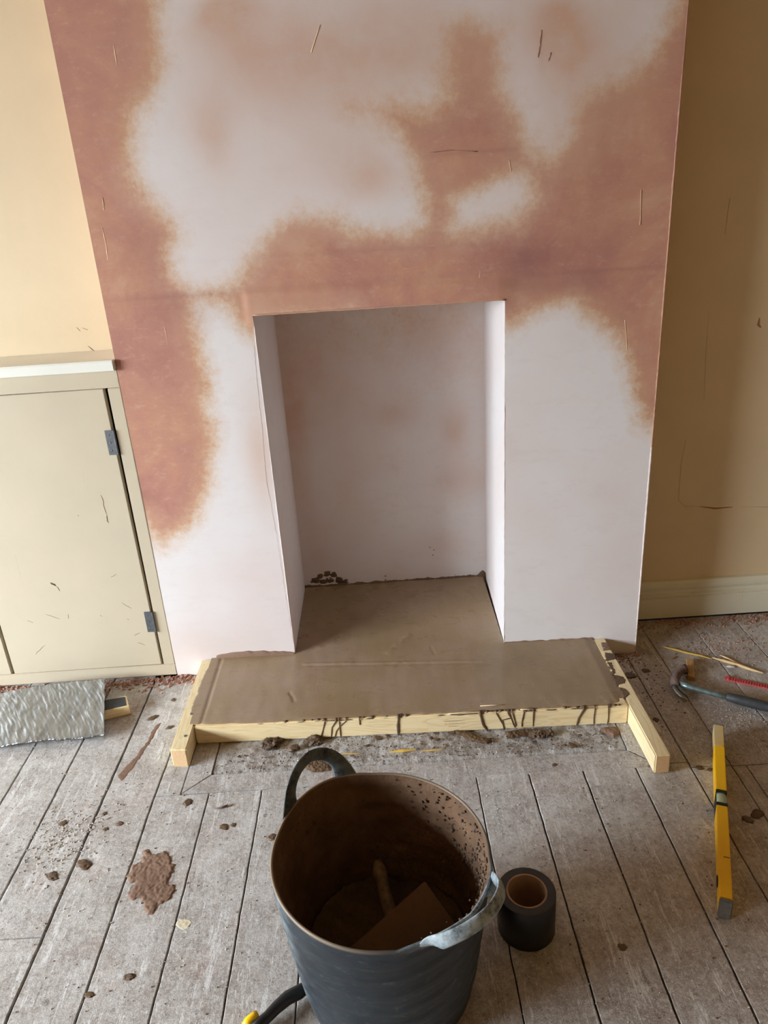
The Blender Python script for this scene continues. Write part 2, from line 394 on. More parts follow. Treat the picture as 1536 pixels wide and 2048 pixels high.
for args in ((WIN['y1'] - .05, WIN['y1'], WIN['z0'], WIN['z1']), (WIN['y0'] + .05, WIN['y1'] - .05, WIN['z0'], WIN['z0'] + .05),
             (WIN['y0'] + .05, WIN['y1'] - .05, WIN['z1'] - .05, WIN['z1']), (WIN['y0'] + .05, WIN['y1'] - .05, 1.35, 1.39)):
    box('window_frame', x0 + .05, x0 + .09, *args, M_LEDGE, win)
struct(box('wall_right', WALL_R, WALL_R + .1, WALL_F, 2.9, 0, CEIL, M_BARE, bevel=0))
struct(box('wall_front', WALL_L, WALL_R, WALL_F - .1, WALL_F, 0, CEIL, M_BARE, bevel=0))
struct(box('ceiling', WALL_L - .1, WALL_R + .1, WALL_F - .1, 2.9, CEIL, CEIL + .1, M_CEIL, bevel=0))
# alcove back walls
struct(box('wall_back_left', WALL_L, BL + .003, YALC, YALC + .1, 0, CEIL, M_WALL, bevel=0))
wr = struct(box('wall_back_right', BR - .003, WALL_R, YALC, YALC + .1, 0, CEIL, M_WALL, bevel=0))

# chimney breast: front face grid with attributes, side and reveal faces
DRYP = [
 [(300,-40),(330,0),(320,60),(325,130),(310,190),(275,230),(262,290),(270,350),(300,400),(345,440),(358,470),(345,510),(352,550),(385,575),(430,582),(455,570),(480,545),(505,500),(535,468),(575,440),(620,424),(665,432),(705,448),(760,455),(815,460),(835,440),(838,390),(822,330),(792,270),(745,230),(690,215),(745,207),(800,207),(860,215),(885,190),(888,110),(893,50),(930,32),(1000,60),(1012,180),(1050,235),(1065,290),(1100,312),(1130,280),(1155,205),(1185,172),(1255,150),(1300,110),(1348,0),(1360,-60),(300,-60)],
 [(915,400),(955,388),(1000,362),(1048,366),(1056,398),(1030,430),(980,436),(940,446),(912,458)],
 [(400,600),(445,600),(462,625),(478,650),(500,672),(530,640),(700,640),(700,1420),(200,1420),(290,1050),(322,1100),(350,1086),(402,1042),(428,950),(431,850),(416,750),(392,650)],
 [(950,640),(1012,656),(1040,646),(1090,616),(1135,608),(1190,635),(1238,690),(1262,760),(1275,842),(1298,856),(1340,830),(1340,1420),(950,1420)]]
TONES = [(680,70,420,150,.42),(1200,90,130,170,.42),(620,230,250,90,.18),(1130,240,60,90,.35),(640,345,260,60,.12),(425,265,45,75,.55),(740,360,70,45,.6),(960,170,60,100,.0),(450,20,55,30,.85),(545,100,90,80,.35),(640,140,160,90,.25),(1110,60,52,75,.75),(1150,110,40,40,.4),
         (420,60,60,40,.3),(700,300,90,50,.25),(520,860,35,90,.35),(525,960,28,90,.4),(520,650,22,60,.6),(800,90,120,80,.3),(470,90,50,100,.25),(1100,800,80,50,.06),(520,1180,40,80,.12),(420,1290,120,35,.25)]
DARKS = [(340,592,150,4,.30),(1210,541,130,5,.32),(760,498,260,4,.22),(960,302,110,3,.30),(750,560,250,4,.25),(1085,90,7,45,.4),(250,900,40,200,.12),(380,610,4,30,.0),(1055,515,75,30,.55),(1210,260,60,140,.18),(285,500,50,60,.25),(1120,570,90,18,.3),(350,620,70,40,.25),(1190,500,80,120,.15),(1040,560,50,30,.35),(950,120,45,70,.0)]
def pb(px, py):
    p = wy(px, py, 2.133); p = wy(px, py, yb(p.x)); return (p.x, p.z)
polys = [[pb(*q) for q in P] for P in DRYP]
def blobs(x, z, L):
    s = np.zeros_like(x)
    for (px, py, rx_, ry_, st_) in L:
        c = pb(px, py); a = abs(pb(px + rx_, py)[0] - c[0]); b = abs(pb(px, py + ry_)[1] - c[1])
        s += st_ * np.exp(-(((x - c[0]) / a) ** 2 + ((z - c[1]) / b) ** 2))
    return np.clip(s, 0, 1)
def ins(a, *v): return np.unique(np.concatenate([a, v]))
us = ins(np.arange(BL, BR, .008), BL, BR, OL, OR_); us = us[np.concatenate([[True], np.diff(us) > 1e-4])]
zs = ins(np.arange(0, 2.0, .008), OTOP, 2.0); zs = np.concatenate([zs, np.arange(2.05, CEIL + .01, .05)])
zs = zs[np.concatenate([[True], np.diff(zs) > 1e-4])]
# patching board over the old opening: a shallow ledge running above the new lintel
LEDX0, LEDX1 = -.345, .372
def fbreast(U, V):
    # gentle trowel undulation and the ledge
    wob = .0022 * np.sin(U * 5.1 + V * 2.0) * np.cos(V * 4.3 + 1)
    top = 1.238 - .012 * (U - LEDX0)
    led = np.clip((top - V) / .005, 0, 1) * np.clip((V - (OTOP - .035)) / .02, 0, 1)
    inx = np.clip((U - LEDX0 + .004) / .005, 0, 1) * np.clip((LEDX1 + .03 - U) / .05, 0, 1)
    rid = np.exp(-((V - top) / .004) ** 2)
    Y = yb(U) + wob * .6 - (.0042 * led + .0040 * rid) * inx
    return np.stack([U, Y, V], 1)
br, P = grid_mesh('wall_chimney_breast', us, zs, fbreast, M_PLASTER, None, keep=lambda a, b: ~((a > OL) & (a < OR_) & (b < OTOP)))
struct(br)
X, Z = P[:, 0], P[:, 2]
dry = np.max([sdf(X, Z, q) for q in polys], 0)
setattr_f(br.data, 'damp', np.clip(-dry, -.3, .3)); setattr_f(br.data, 'tone', blobs(X, Z, TONES)); setattr_f(br.data, 'dark', blobs(X, Z, DARKS))
# breast sides + reveals + lintel soffit + opening back, each a gridded plaster sheet
def sheet(name, us, vs, fn, damp, tone=None, dark=None, mat=M_PLASTER, parent=None):
    o, P = grid_mesh(name, us, vs, fn, mat, parent)
    setattr_f(o.data, 'damp', damp(P)); setattr_f(o.data, 'tone', tone(P) if tone else np.zeros(len(P))); setattr_f(o.data, 'dark', dark(P) if dark else np.zeros(len(P)))
    return o
A = np.linspace(0, 1, 12); ZZ = np.linspace(0, CEIL, 60); ZO = np.linspace(0, OTOP, 50)
dmp = lambda P: np.where(P[:, 2] > .9, .02, -.1)
sheet('side_face', A, ZZ, lambda u, v: np.stack([np.full_like(u, BL), yb(BL) + u * .2, v], 1), dmp, parent=br)
sheet('side_face', A, ZZ, lambda u, v: np.stack([np.full_like(u, BR), yb(BR) + u * .22, v], 1), dmp, parent=br)
dry_d = lambda P: np.full(len(P), -.1)
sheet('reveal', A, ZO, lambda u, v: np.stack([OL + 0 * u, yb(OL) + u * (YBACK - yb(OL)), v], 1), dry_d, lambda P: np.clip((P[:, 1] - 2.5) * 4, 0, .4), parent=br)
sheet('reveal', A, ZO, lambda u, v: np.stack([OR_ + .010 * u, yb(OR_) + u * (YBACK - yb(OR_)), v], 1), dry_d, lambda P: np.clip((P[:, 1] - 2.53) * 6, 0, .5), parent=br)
sheet('soffit', np.linspace(OL, OR_, 20), A, lambda u, v: np.stack([u, yb(u) - .0042 + v * (YBACK - yb(u) + .0042), OTOP + 0 * u], 1), lambda P: np.full(len(P), .0), parent=br)
def pk(px, py): p = wy(px, py, YBACK); return p.x, p.z
def btone(P):
    s = np.zeros(len(P))
    for (px, py, a, b, st_) in ((620,760,90,140,.55),(790,830,50,30,.45),(870,650,120,60,.35),(910,860,30,70,.55),(930,960,60,40,.4),(640,1100,50,120,.35),(700,1000,40,100,.2),(590,900,30,200,.5),(880,1090,60,40,.25)):
        c = pk(px, py); ra = a / 1492 * 2.7; rb = b / 1492 * 2.7
        s += st_ * np.exp(-(((P[:, 0] - c[0]) / ra) ** 2 + ((P[:, 2] - c[1]) / rb) ** 2))
    return np.clip(s, 0, .9)
sheet('opening_back', np.linspace(OL - .02, OR_ + .03, 60), np.linspace(0, OTOP, 90), lambda u, v: np.stack([u, YBACK + 0 * u, v], 1), lambda P: np.full(len(P), -.05) + .035 * np.clip((P[:, 2] - .75) / .35, 0, 1), btone, parent=br)
# structural mass behind so no light leaks
box('breast_core', BL + .001, BR - .001, YBACK + .03, 2.9, 0, CEIL, M_DARK, br, bevel=0)
box('breast_core', BL + .001, OL - .02, yb(BL) + .03, YBACK + .03, 0, CEIL, M_DARK, br, bevel=0)
box('breast_core', OR_ + .03, BR - .001, yb(BR) + .05, YBACK + .03, 0, CEIL, M_DARK, br, bevel=0)
box('breast_core', OL - .02, OR_ + .03, yb(BL) + .03, YBACK + .03, OTOP + .01, CEIL, M_DARK, br, bevel=0)
# rough arris on the right corner: thin ragged plaster bead
bm = bmesh.new(); path = []; n_ = 260
for i in range(n_): path.append(Vector((BR - .001, yb(BR) + .001, CEIL * i / (n_ - 1))))
sweep_bm(path, [.0018 + .0022 * random.random() for _ in path], [.0016 + .002 * random.random() for _ in path], [Vector((0, -1, 0))] * n_, 6, bm)
cb = frombm('corner_bead', bm, M_PLASTER, br, True); setattr_f(cb.data, 'damp', [.1 if v_.co.z > .72 else -.1 for v_ in cb.data.vertices]); setattr_f(cb.data, 'tone', [.3] * len(cb.data.vertices)); setattr_f(cb.data, 'dark', [0] * len(cb.data.vertices))
# hairline edge beads of the opening
def bead(pts, r=.0016, dampv=-.1, tonev=.2):
    bm = sweep_bm([Vector(p) for p in pts], [r * random.uniform(.6, 1.5) for _ in pts], [r * random.uniform(.6, 1.4) for _ in pts], [Vector((0.3, -1, .2))] * len(pts), 6)
    o = frombm('edge_bead', bm, M_PLASTER, br, True)
    for nm, vv in (('damp', dampv), ('tone', tonev), ('dark', 0)): setattr_f(o.data, nm, [vv] * len(o.data.vertices))
bead([(OL, yb(OL) + .001, z) for z in np.linspace(SLAB, OTOP, 80)])
bead([(OR_, yb(OR_) + .001, z) for z in np.linspace(SLAB, OTOP, 80)])
bead([(x, yb(x) - .0036, OTOP) for x in np.linspace(OL, OR_, 60)], .002, .05, .4)

def wline(name, L, r, mat, parent, yf, k_=10, jit=.8):
    pts = []
    for a, b in zip(L, L[1:]):
        for t in range(k_): pts.append((a[0] + (b[0] - a[0]) * t / k_ + random.uniform(-jit, jit), a[1] + (b[1] - a[1]) * t / k_))
    pts.append(L[-1]); P = []
    for q in pts:
        p = wy(*q, yf(0)); p = wy(*q, yf(p.x)); P.append(p + Vector((0, -.0002, 0)))
    n = len(P); frombm(name, sweep_bm(P, [r * random.uniform(.4, 1.4) for _ in P], [r * .5] * n, [Vector((0, -1, 0))] * n, 5), mat, parent, True)
M_CRACK = simple('crack_shadow_line', lin(164, 118, 98), .9)
wline('hairline_crack', [(508, 690), (514, 760), (524, 850), (533, 960), (549, 1050), (560, 1120), (578, 1230), (588, 1290)], .00028, M_CRACK, br, yb)
M_SCR = simple('pale_scratch', lin(236, 206, 170), .8)
for L in ([(960, 540), (957, 565), (952, 590)], [(1013, 572), (1006, 580), (998, 590)], [(228, 90), (234, 130)], [(205, 395), (208, 420)], [(205, 455), (212, 490), (216, 520)], [(1018, 320), (1022, 345)], [(330, 655), (336, 690)], [(640, 50), (622, 105)], [(1250, 640), (1254, 700)], [(1282, 380), (1280, 450)]):
    wline('plaster_scratch', L, .0011, M_SCR, br, lambda x: yb(x) - .0005, 4, .5)
for L in ([(860, 305), (905, 300), (955, 303)], [(1083, 60), (1080, 90), (1076, 115)], [(1102, 105), (1097, 122)]):
    wline('plaster_scratch', L, .0010, M_CRACK, br, lambda x: yb(x) - .0005, 4, .5)
# right alcove: thin old pipe lines = patched filler panel, skirting
sk = struct(thing('baseboard_back', '', '')); del sk['label']; del sk['category']
def skirt(name, prof, x0, x1, mat, parent):
    bm = bmesh.new(); a = [bm.verts.new((x0, y, z)) for y, z in prof]; b = [bm.verts.new((x1, y, z)) for y, z in prof]; n = len(prof)
    for i in range(n): bm.faces.new((a[i], a[(i + 1) % n], b[(i + 1) % n], b[i]))
    bm.faces.new(a[::-1]); bm.faces.new(b); return frombm(name, bm, mat, parent)
y = YALC
skirt('skirting_board', [(y, .008), (y - .020, .008), (y - .020, .086), (y - .016, .090), (y, .090)], BR + .001, WALL_R, M_SKIRT, sk)
skirt('skirting_moulding', [(y, .091), (y - .017, .091), (y - .020, .094), (y - .020, .098), (y - .011, .104), (y - .009, .112), (y - .014, .122), (y - .022, .127), (y - .023, .136), (y - .018, .142), (y - .013, .152), (y, .154)], BR + .001, WALL_R, M_SKIRT, sk)
# scratches on the right alcove wall: raised filler edges
def scratch(parent, pts, r, mat, nv=(0, -1, 0), name='filler_ridge'):
    path = [Vector(p) for p in pts]
    return frombm(name, sweep_bm(path, [r * (1 if 0 < i < len(path) - 1 else .3) for i in range(len(path))], [r * .5] * len(path), [Vector(nv)] * len(path), 6), mat, parent, True)
M_FILL = simple('pale_filler', lin(214, 192, 150), .7)
M_FILLR = simple('reddish_filler', lin(176, 120, 80), .7)
def wr_pts(L): return [tuple(wy(a, b, YALC - .0005)) for a, b in L]
chl = bpy.data.objects['wall_back_left']
for L in ([(176, 692), (183, 698), (190, 703)], [(153, 655), (160, 662)], [(165, 656), (175, 660)], [(203, 706), (206, 709)]):
    scratch(chl, [tuple(wy(a, b, YALC - .0004)) for a, b in L], .0012, simple('brown_mark', lin(120, 92, 62), .8), name='wall_mark')
scratch(wr, wr_pts([(1460, 395), (1455, 430), (1450, 470)]), .0016, M_FILL)
scratch(wr, wr_pts([(1418, 620), (1412, 700), (1408, 800)]), .0007, M_FILL)
scratch(wr, wr_pts([(1372, 880), (1362, 930), (1357, 1000), (1370, 1013), (1400, 1013)]), .0008, M_FILL)
scratch(wr, wr_pts([(1400, 1013), (1430, 1017), (1465, 1014)]), .003, M_FILLR)
scratch(wr, wr_pts([(1480, 1013), (1536, 1014)]), .0016, M_FILL)
scratch(wr, wr_pts([(1519, 636), (1516, 650), (1521, 655)]), .004, M_FILLR)

# ------------------------------------------------------------------ floor: boards, cement infill, border boards
floor = bpy.data.objects.new('floor', None); COL.objects.link(floor); struct(floor)
box('subfloor', WALL_L, WALL_R, WALL_F, 2.9, -.06, -.024, M_DARK, floor, bevel=0)
EDGES = [-4.0, -3.85, -3.7, -3.55, -3.4, -3.24, -3.09, -2.94, -2.79, -2.63, -2.45, -2.27, -2.12, -1.97, -1.82, -1.68, -1.533, -1.385, -1.24, -1.095, -.953, -.811, -.670, -.522, -.379, -.236, -.086, .063, .202, .345, .490, .633, .777, .885, 1.06, 1.222, 1.37, 1.52, 1.67, 1.81, 1.96, 2.1]
GAP = {-.811: .0065, -.953: .005, -1.095: .005, -.670: .005, -.522: .0042, -.379: .0036, -.236: .003, .345: .0042, .490: .0045, .633: .0045, .777: .0042, .885: .003}
def edge_off(x, yv):
    return .0014 * mnoise.noise(Vector((x * 7, yv * 5, 3))) + .0011 * mnoise.noise(Vector((x * 17, yv * 30, 8))) + .0012 * max(0, mnoise.noise(Vector((x * 31, yv * 60, 5))) - .2)
def board(xl, xr, y0, y1, dz=0, mitre=None):
    n = max(2, int((y1 - y0) / .012)) if y1 > .7 and -1.5 < xl < 1.5 else 20; gl = GAP.get(xl, .003) / 2; gr = GAP.get(xr, .003) / 2
    bm = bmesh.new(); rows = []; sec = [(0, -.022), (0, -.0008), (.002, 0), (.45, .0004), (.55, .0004), (-.002, 0), (1, -.0008), (1, -.022)]
    for i in range(n + 1):
        yv = y0 + .0015 + (y1 - y0 - .003) * i / n; L = xl + gl + edge_off(xl, yv); Rr = xr - gr + edge_off(xr, yv) * .9; row = []
        for a, z in sec:
            if a == .002: xx = L + .0012
            elif a == -.002: xx = Rr - .0012
            else: xx = L + (Rr - L) * a
            row.append(bm.verts.new((xx, yv, z + dz + .0006 * mnoise.noise(Vector((xx * 3, yv * 3, 0))))))
        rows.append(row)
    for r0, r1 in zip(rows, rows[1:]):
        for j in range(len(sec) - 1): bm.faces.new((r0[j], r0[j + 1], r1[j + 1], r1[j]))
    bm.faces.new(rows[0]); bm.faces.new(rows[-1][::-1])
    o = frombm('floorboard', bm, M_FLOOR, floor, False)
    return o
YF = 1.585                                                # front of the old hearth border
for xl, xr in zip(EDGES, EDGES[1:]):
    j = .0010 * (random.random() - .5)
    if xr <= -.6:
        ye = 2.32 if xr < -.75 else 2.145
        if xl == -.953: board(xl, xr, WALL_F, 1.177, j); board(xl, xr, 1.177, ye, -j)
        elif xl == -1.24: board(xl, xr, WALL_F, .6, j); board(xl, xr, .6, ye, -j)
        else: board(xl, xr, WALL_F, ye, j)
    elif xl == -.670: board(xl, xr, WALL_F, YF, j); board(xl, -.600, YF, 2.145, j)
    elif xr <= .64: board(xl, xr, WALL_F, YF, j)
    elif xl == .633: board(xl, xr, WALL_F, YF, j); board(.700, xr, YF, 2.115, j)
    elif xl == .777: board(xl, xr, WALL_F, 1.565, j); board(xl, xr, 1.565, 2.31, -j)
    elif xl == .885: board(.923, xr, WALL_F, 1.56, j); board(.777 + .108, .923, WALL_F, 1.56, j); board(xl, xr, 1.56, 2.31, -j)
    else: board(xl, xr, WALL_F, 2.31, j)
# mitred border of the old hearth
def flat_prism(name, pts, z0, z1, mat, parent, bevel=.0015):
    return frombm(name, prism_bm(pts, z0, z1), mat, parent, bevel=bevel)
flat_prism('border_board', [(-.598, YF + .0035), (.700, YF - .0095), (.632, 1.645), (-.528, 1.655)], -.022, .0012, M_FLOOR, floor)
flat_prism('border_board', [(-.599, YF + .003), (-.530, 1.657), (-.530, 2.14), (-.599, 2.14)], -.022, .0008, M_FLOOR, floor)
flat_prism('border_board', [(.635, 1.647), (.699, YF - .005), (.699, 2.11), (.635, 2.11)], -.022, .0008, M_FLOOR, floor)
us_ = np.linspace(-.527, .632, 190); vs_ = np.linspace(1.648, 2.13, 90)
def fconc(U, V):
    z = .004 * npnoise(U * 9, V * 9) + .003 * npnoise(U * 40, V * 40, seed=2) + .0035 * npnoise(U * 130, V * 130, seed=5)
    edge = np.clip((V - 1.648) / .02, 0, 1)
    return np.stack([U, V + .004 * npnoise(U * 25, V * 3, seed=9) * (V < 1.66), -.009 + z + .008 * edge], 1)
ci, _ = grid_mesh('cement_infill', us_, vs_, fconc, M_CONC, floor)

# ------------------------------------------------------------------ alcove cupboard
cb = thing('alcove_cupboard', 'built-in cream painted cupboard filling the alcove left of the chimney breast', 'cupboard', (0, 0, 0))
YC = 2.150
box('face_frame', WALL_L, BL - .001, YC, YC + .03, .998, 1.049, M_JOIN, cb).name = 'top_rail'
box('bottom_rail', WALL_L, BL - .001, YC, YC + .03, .006, .048, M_JOIN, cb)
quadbox('stile', (-.777, YC), (BL - .001, YC), (-.777, YC + .03), (BL - .001, YC + .03), .049, .997, M_JOIN, cb)
box('stile', WALL_L, WALL_L + .03, YC, YC + .03, .049, .997, M_JOIN, cb)
box('top_shelf', WALL_L, BL - .001, YC - .018, YALC - .001, 1.050, 1.080, M_LEDGE, cb, .003)
box('carcass_back', WALL_L, BL - .002, YALC - .02, YALC - .002, .006, 1.049, M_DARK, cb, 0)
def door(pts_lo, pts_hi):
    bm = bmesh.new(); y0, y1 = YC + .0005, YC + .022
    P = [pts_lo[0], pts_lo[1], pts_hi[1], pts_hi[0]]
    a = [bm.verts.new((x, y0, z)) for x, z in P]; b = [bm.verts.new((x, y1, z)) for x, z in P]
    bm.faces.new(a); bm.faces.new(b[::-1])
    for i in range(4): bm.faces.new((a[i], b[i], b[(i + 1) % 4], a[(i + 1) % 4]))
    return frombm('door', bm, M_JOIN, cb, bevel=.0015)
d1 = door([(-1.283, .0495), (-.7845, .0515)], [(-1.283, .9955), (-.7895, .9965)])
d2 = door([(-1.80, .0495), (-1.293, .0495)], [(-1.80, .9955), (-1.293, .9955)])
d3 = door([(WALL_L + .035, .0495), (-1.81, .0495)], [(WALL_L + .035, .9955), (-1.81, .9955)])
def hinge(cz, h=.076):
    bm = bmesh.new(); box_bm(-.0245, -.001, -.0025, .001, -h / 2, h / 2, bm)
    o = frombm('hinge', bm, M_DSTEEL, d1, bevel=.0005)
    bm2 = bmesh.new()
    path = [Vector((.003, -.004, z)) for z in np.linspace(-h / 2, h / 2, 9)]
    sweep_bm(path, .0035, .0035, [Vector((0, -1, 0))] * 9, 10, bm2)
    for s_ in (-.7, 0, .7):
        for v_ in bmesh.ops.create_uvsphere(bm2, u_segments=8, v_segments=5, radius=.003)['verts']:
            v_.co = Vector((-.014 + v_.co.x, -.0027 + v_.co.y * .4, s_ * h / 2 * .9 + v_.co.z))
    me = bpy.data.meshes.new('k'); bm2.to_mesh(me); bm3 = bmesh.new(); bm3.from_mesh(o.data); bm3.from_mesh(me); bm3.to_mesh(o.data); bm2.free(); bm3.free()
    o.location = (-.7845 + (-.005 * (cz - .05) / .95) + .003, YC, cz)
hinge(.835); hinge(.218)
# scuffs chipped in the paint
M_CHIP = simple('chipped_wood', lin(112, 84, 62), .8)
def chip(px, py, px2, py2, r, k_=5):
    pts = []
    for i in range(k_):
        t = i / (k_ - 1); p = wy(px + (px2 - px) * t + random.uniform(-1.5, 1.5), py + (py2 - py) * t, YC + .0004); pts.append(tuple(p))
    scratch(d1, pts, r, M_CHIP, name='paint_chip')
chip(202, 990, 214, 1030, .0010, 7); chip(214, 1030, 216, 1046, .0014); chip(100, 1165, 112, 1172, .0030, 4); chip(112, 1172, 119, 1182, .0012, 4)
chip(234, 1148, 222, 1155, .0006); chip(55, 1240, 66, 1246, .0006)
for a in ((280, 1265, 268, 1272), (275, 1285, 290, 1290), (243, 1205, 262, 1217), (155, 1030, 156, 1033), (90, 1228, 120, 1238), (135, 1228, 138, 1238), (200, 1230, 203, 1233), (255, 1238, 257, 1240), (70, 1310, 90, 1290)): chip(*a, .0007)

# ------------------------------------------------------------------ timber formwork
fm = thing('timber_formwork', 'new pine formwork of three timbers framing the wet hearth slab', 'formwork', (.03, 1.77, 0))
def local(p): return (p[0] - .03, p[1] - 1.77)
def timber(name, a, b, c, d, h, mat, endmat=None):
    o = quadbox(name, local(a), local(b), local(c), local(d), .0015, h, mat, fm, bevel=.0035)
    if endmat:
        o.data.materials.append(endmat)
        for p in o.data.polygons:
            if abs(p.normal.y) > .9 and p.area > .0008: p.material_index = 1
    return o
FH = .063
timber('side_rail', (-.645, 1.694), (-.598, 1.690), (-.645, 2.143), (-.600, 2.142), FH, M_PINEY, M_PINEEND)
timber('side_rail', (.671, 1.548), (.712, 1.548), (.667, 2.116), (.707, 2.115), FH, M_PINEY, M_PINEEND)
timber('front_rail', (-.597, 1.788), (.669, 1.757), (-.597, 1.830), (.669, 1.799), FH, M_PINE)
for px, py in ((371, 1472), (383, 1428)):
    p = fl(px, py, FH)
    bm = lathe_bm([(0, 0), (.0045, 0), (.0045, .0012), (.002, .0014), (0, .0004)], 12)
    o = frombm('screw_head', bm, M_DSTEEL, fm); o.location = (p.x - .03, p.y - 1.77, FH)
# faint stamped print on the front timber: rows of tiny grey marks and a round mark
def front_pt(px, py):
    p = wy(px, py, 1.77); yy = 1.788 - (p.x + .597) * .0245; return wy(px, py, yy - .0006)
bm = bmesh.new()
def mark(c, wd, ht):
    vs = [bm.verts.new((c.x - .03 + dx, c.y - 1.77 - dx * .0245, c.z + dz)) for dx, dz in ((-wd, -ht), (wd, -ht), (wd, ht), (-wd, ht))]; bm.faces.new(vs)
for row, (xa, xb) in enumerate(((890, 921), (890, 921), (898, 916))):
    x_ = xa
    while x_ < xb:
        wd = random.uniform(.6, 2.0); mark(front_pt(x_, 1443 + row * 5.2 - (x_ - 890) * .05), wd * .0011, .0011); x_ += wd * 1.7 + 1
for i in range(9):
    a = R(50 + i * 32); mark(front_pt(927 + 3.4 * math.cos(a), 1444 + 3.6 * math.sin(a)), .0007, .0007)
frombm('stamped_print', bm, M_INK, fm)

# ------------------------------------------------------------------ wet hearth slab
XS0, XS1 = -.612, .668
def front_edge(x):
    return 1.788 - (x + .597) * .0245 + .0045 + .0050 * mnoise.noise(Vector((x * 8, 1, 0))) + .0040 * mnoise.noise(Vector((x * 30, 2, 0))) + (max(0, x - .60) / .07) * .018 + max(0, -.40 - x) * .04
us_ = ins(np.arange(XS0, XS1, .005), OL + .001, OR_ - .001, XS1); us_ = us_[np.concatenate([[True], np.diff(us_) > 1e-4])]
vs_ = np.linspace(0, 1, 68); vs2 = np.linspace(0, 1, 84)
FE = {}
def slab_z(U, Y):
    z = SLAB + .0055 + .0012 * npnoise(U * 7, Y * 7) + .0007 * npnoise(U * 30, Y * 12, seed=3) 
    # ruled ridge
    a = fl(605, 1328, .066); b = fl(968, 1322, .066)
    t = (U - a.x) / (b.x - a.x); dd = Y - (a.y + (b.y - a.y) * t)
    on = ((t > 0) & (t < 1)).astype(float)
    z += on * .0040 * np.exp(-(dd / .0035) ** 2) * (.6 + .7 * npnoise(U * 60, Y * 0 + 1)) - on * .0015 * np.exp(-((dd + .008) / .004) ** 2)
    # diagonal trowel scars
    for (p, q, wd, hh) in (((772, 1308), (822, 1268), .012, .0030), ((835, 1258), (872, 1232), .009, .0022), ((578, 1382), (590, 1405), .004, -.003), ((860, 1290), (870, 1310), .003, -.002)):
        A_ = fl(*p, .066); B_ = fl(*q, .066); e = (B_ - A_).xy; L = e.length; e = e / L; ux = U - A_.x; uy = Y - A_.y
        s_ = ux * e.x + uy * e.y; n_ = -ux * e.y + uy * e.x; m_ = np.clip(s_ / .01, 0, 1) * np.clip((L - s_) / .01, 0, 1)
        z += m_ * hh * np.exp(-(n_ / wd) ** 2) * (.4 + 1.6 * np.abs(npnoise(U * 110, Y * 110, seed=6)))
    # combed ridges dragged over the front edge
    fe = np.array([front_edge(u) for u in U]); k_ = np.exp(-np.clip(Y - fe, 0, 1) / .022) * np.clip((U + .1) * 4, 0, 1)
    z += .0018 * k_ * npnoise(U * 150 + Y * 40, Y * 6, seed=8)
    # groove along the left rail
    gx = XS0 + .034; z -= .003 * np.exp(-((U - gx) / .004) ** 2)
    z -= np.clip((U - (XS1 - .03)) / .03, 0, 1) * .004
    rd = np.exp(-np.clip(Y - fe, 0, 1) / .004); z -= rd * .004
    return z
def fslab(U, V):
    fe = np.array([front_edge(u) for u in U]); be = yb(U) - .0008
    Y = fe + (be - fe) * V
    return np.stack([U, Y, slab_z(U, Y)], 1)
slab = thing('hearth_slab', 'smooth wet brown screed slab poured in the fireplace opening and hearth', 'hearth', (0, 0, 0))
o1, P1 = grid_mesh('front_slab', us_, vs_, fslab, M_SCREED, slab)
inn = us_[(us_ > OL) & (us_ < OR_)]
def fslab2(U, V):
    Y = yb(U) - .0008 + (YBACK - .001 - yb(U)) * V
    z = slab_z(U, Y); z += .006 * np.exp(-(YBACK - Y) / .01)
    return np.stack([U, Y, z], 1)
o2, P2 = grid_mesh('recess_slab', inn, vs2, fslab2, M_SCREED, slab)
# skirts to the slab body: front lip sloping to timber, solid core below
bm = bmesh.new(); prev = None
for u in us_:
    fe = front_edge(u); z = slab_z(np.array([u]), np.array([fe]))[0]
    row = [bm.verts.new((u, fe, z)), bm.verts.new((u, fe - .0012, z - .0015)), bm.verts.new((u, fe - .0005, .0625))]
    if prev:
        for j in range(2): bm.faces.new((prev[j], row[j], row[j + 1], prev[j + 1]))
    prev = row
frombm('front_lip', bm, M_MUD, slab, True)
box('slab_core', XS0 + .014, XS1 - .002, 1.832, yb(OR_) - .02, .0005, .055, M_MUD, slab, bevel=0)
box('slab_core', OL + .003, OR_ - .003, yb(OL) - .015, YBACK - .001, .0005, .055, M_MUD, slab, bevel=0)
# mortar smeared over left rail
def smear(name, pts, z0, h, mat, parent, seed=0, amp=.004, fq=70):
    """low mound bounded by polygon pts (x,y)"""
    P = np.array(pts); x0, y0 = P.min(0) - amp; x1, y1 = P.max(0) + amp
    st_ = max((x1 - x0), (y1 - y0)) / 90
    uu = np.arange(x0, x1, st_); vv = np.arange(y0, y1, st_)
    UC, VC = np.meshgrid(uu, vv); pass
    def fn(U, V):
        dd = sdf(U, V, pts) + amp * npnoise(U * fq, V * fq, seed=seed) + amp * .5 * npnoise(U * fq * 2.7, V * fq * 2.7, seed=seed + 3)
        return np.stack([U, V, z0 - .001 + np.clip(dd * .5, -.001, h) * (1 + .5 * npnoise(U * 160, V * 160, seed=seed + 1))], 1)
    def kp(a, b):
        return sdf(a, b, pts) + (amp * npnoise(a.ravel() * fq, b.ravel() * fq, seed=seed) + amp * .5 * npnoise(a.ravel() * fq * 2.7, b.ravel() * fq * 2.7, seed=seed + 3)).reshape(a.shape) > -.001
    o, _ = grid_mesh(name, uu, vv, fn, mat, parent, keep=kp); return o
def pl(L, z=0): return [tuple(fl(a, b, z).xy) for a, b in L]
smear('rail_smear', pl([(378, 1428), (398, 1426), (432, 1326), (420, 1330), (408, 1345)], .064), .0632, .0016, M_SCREED, slab, 3)
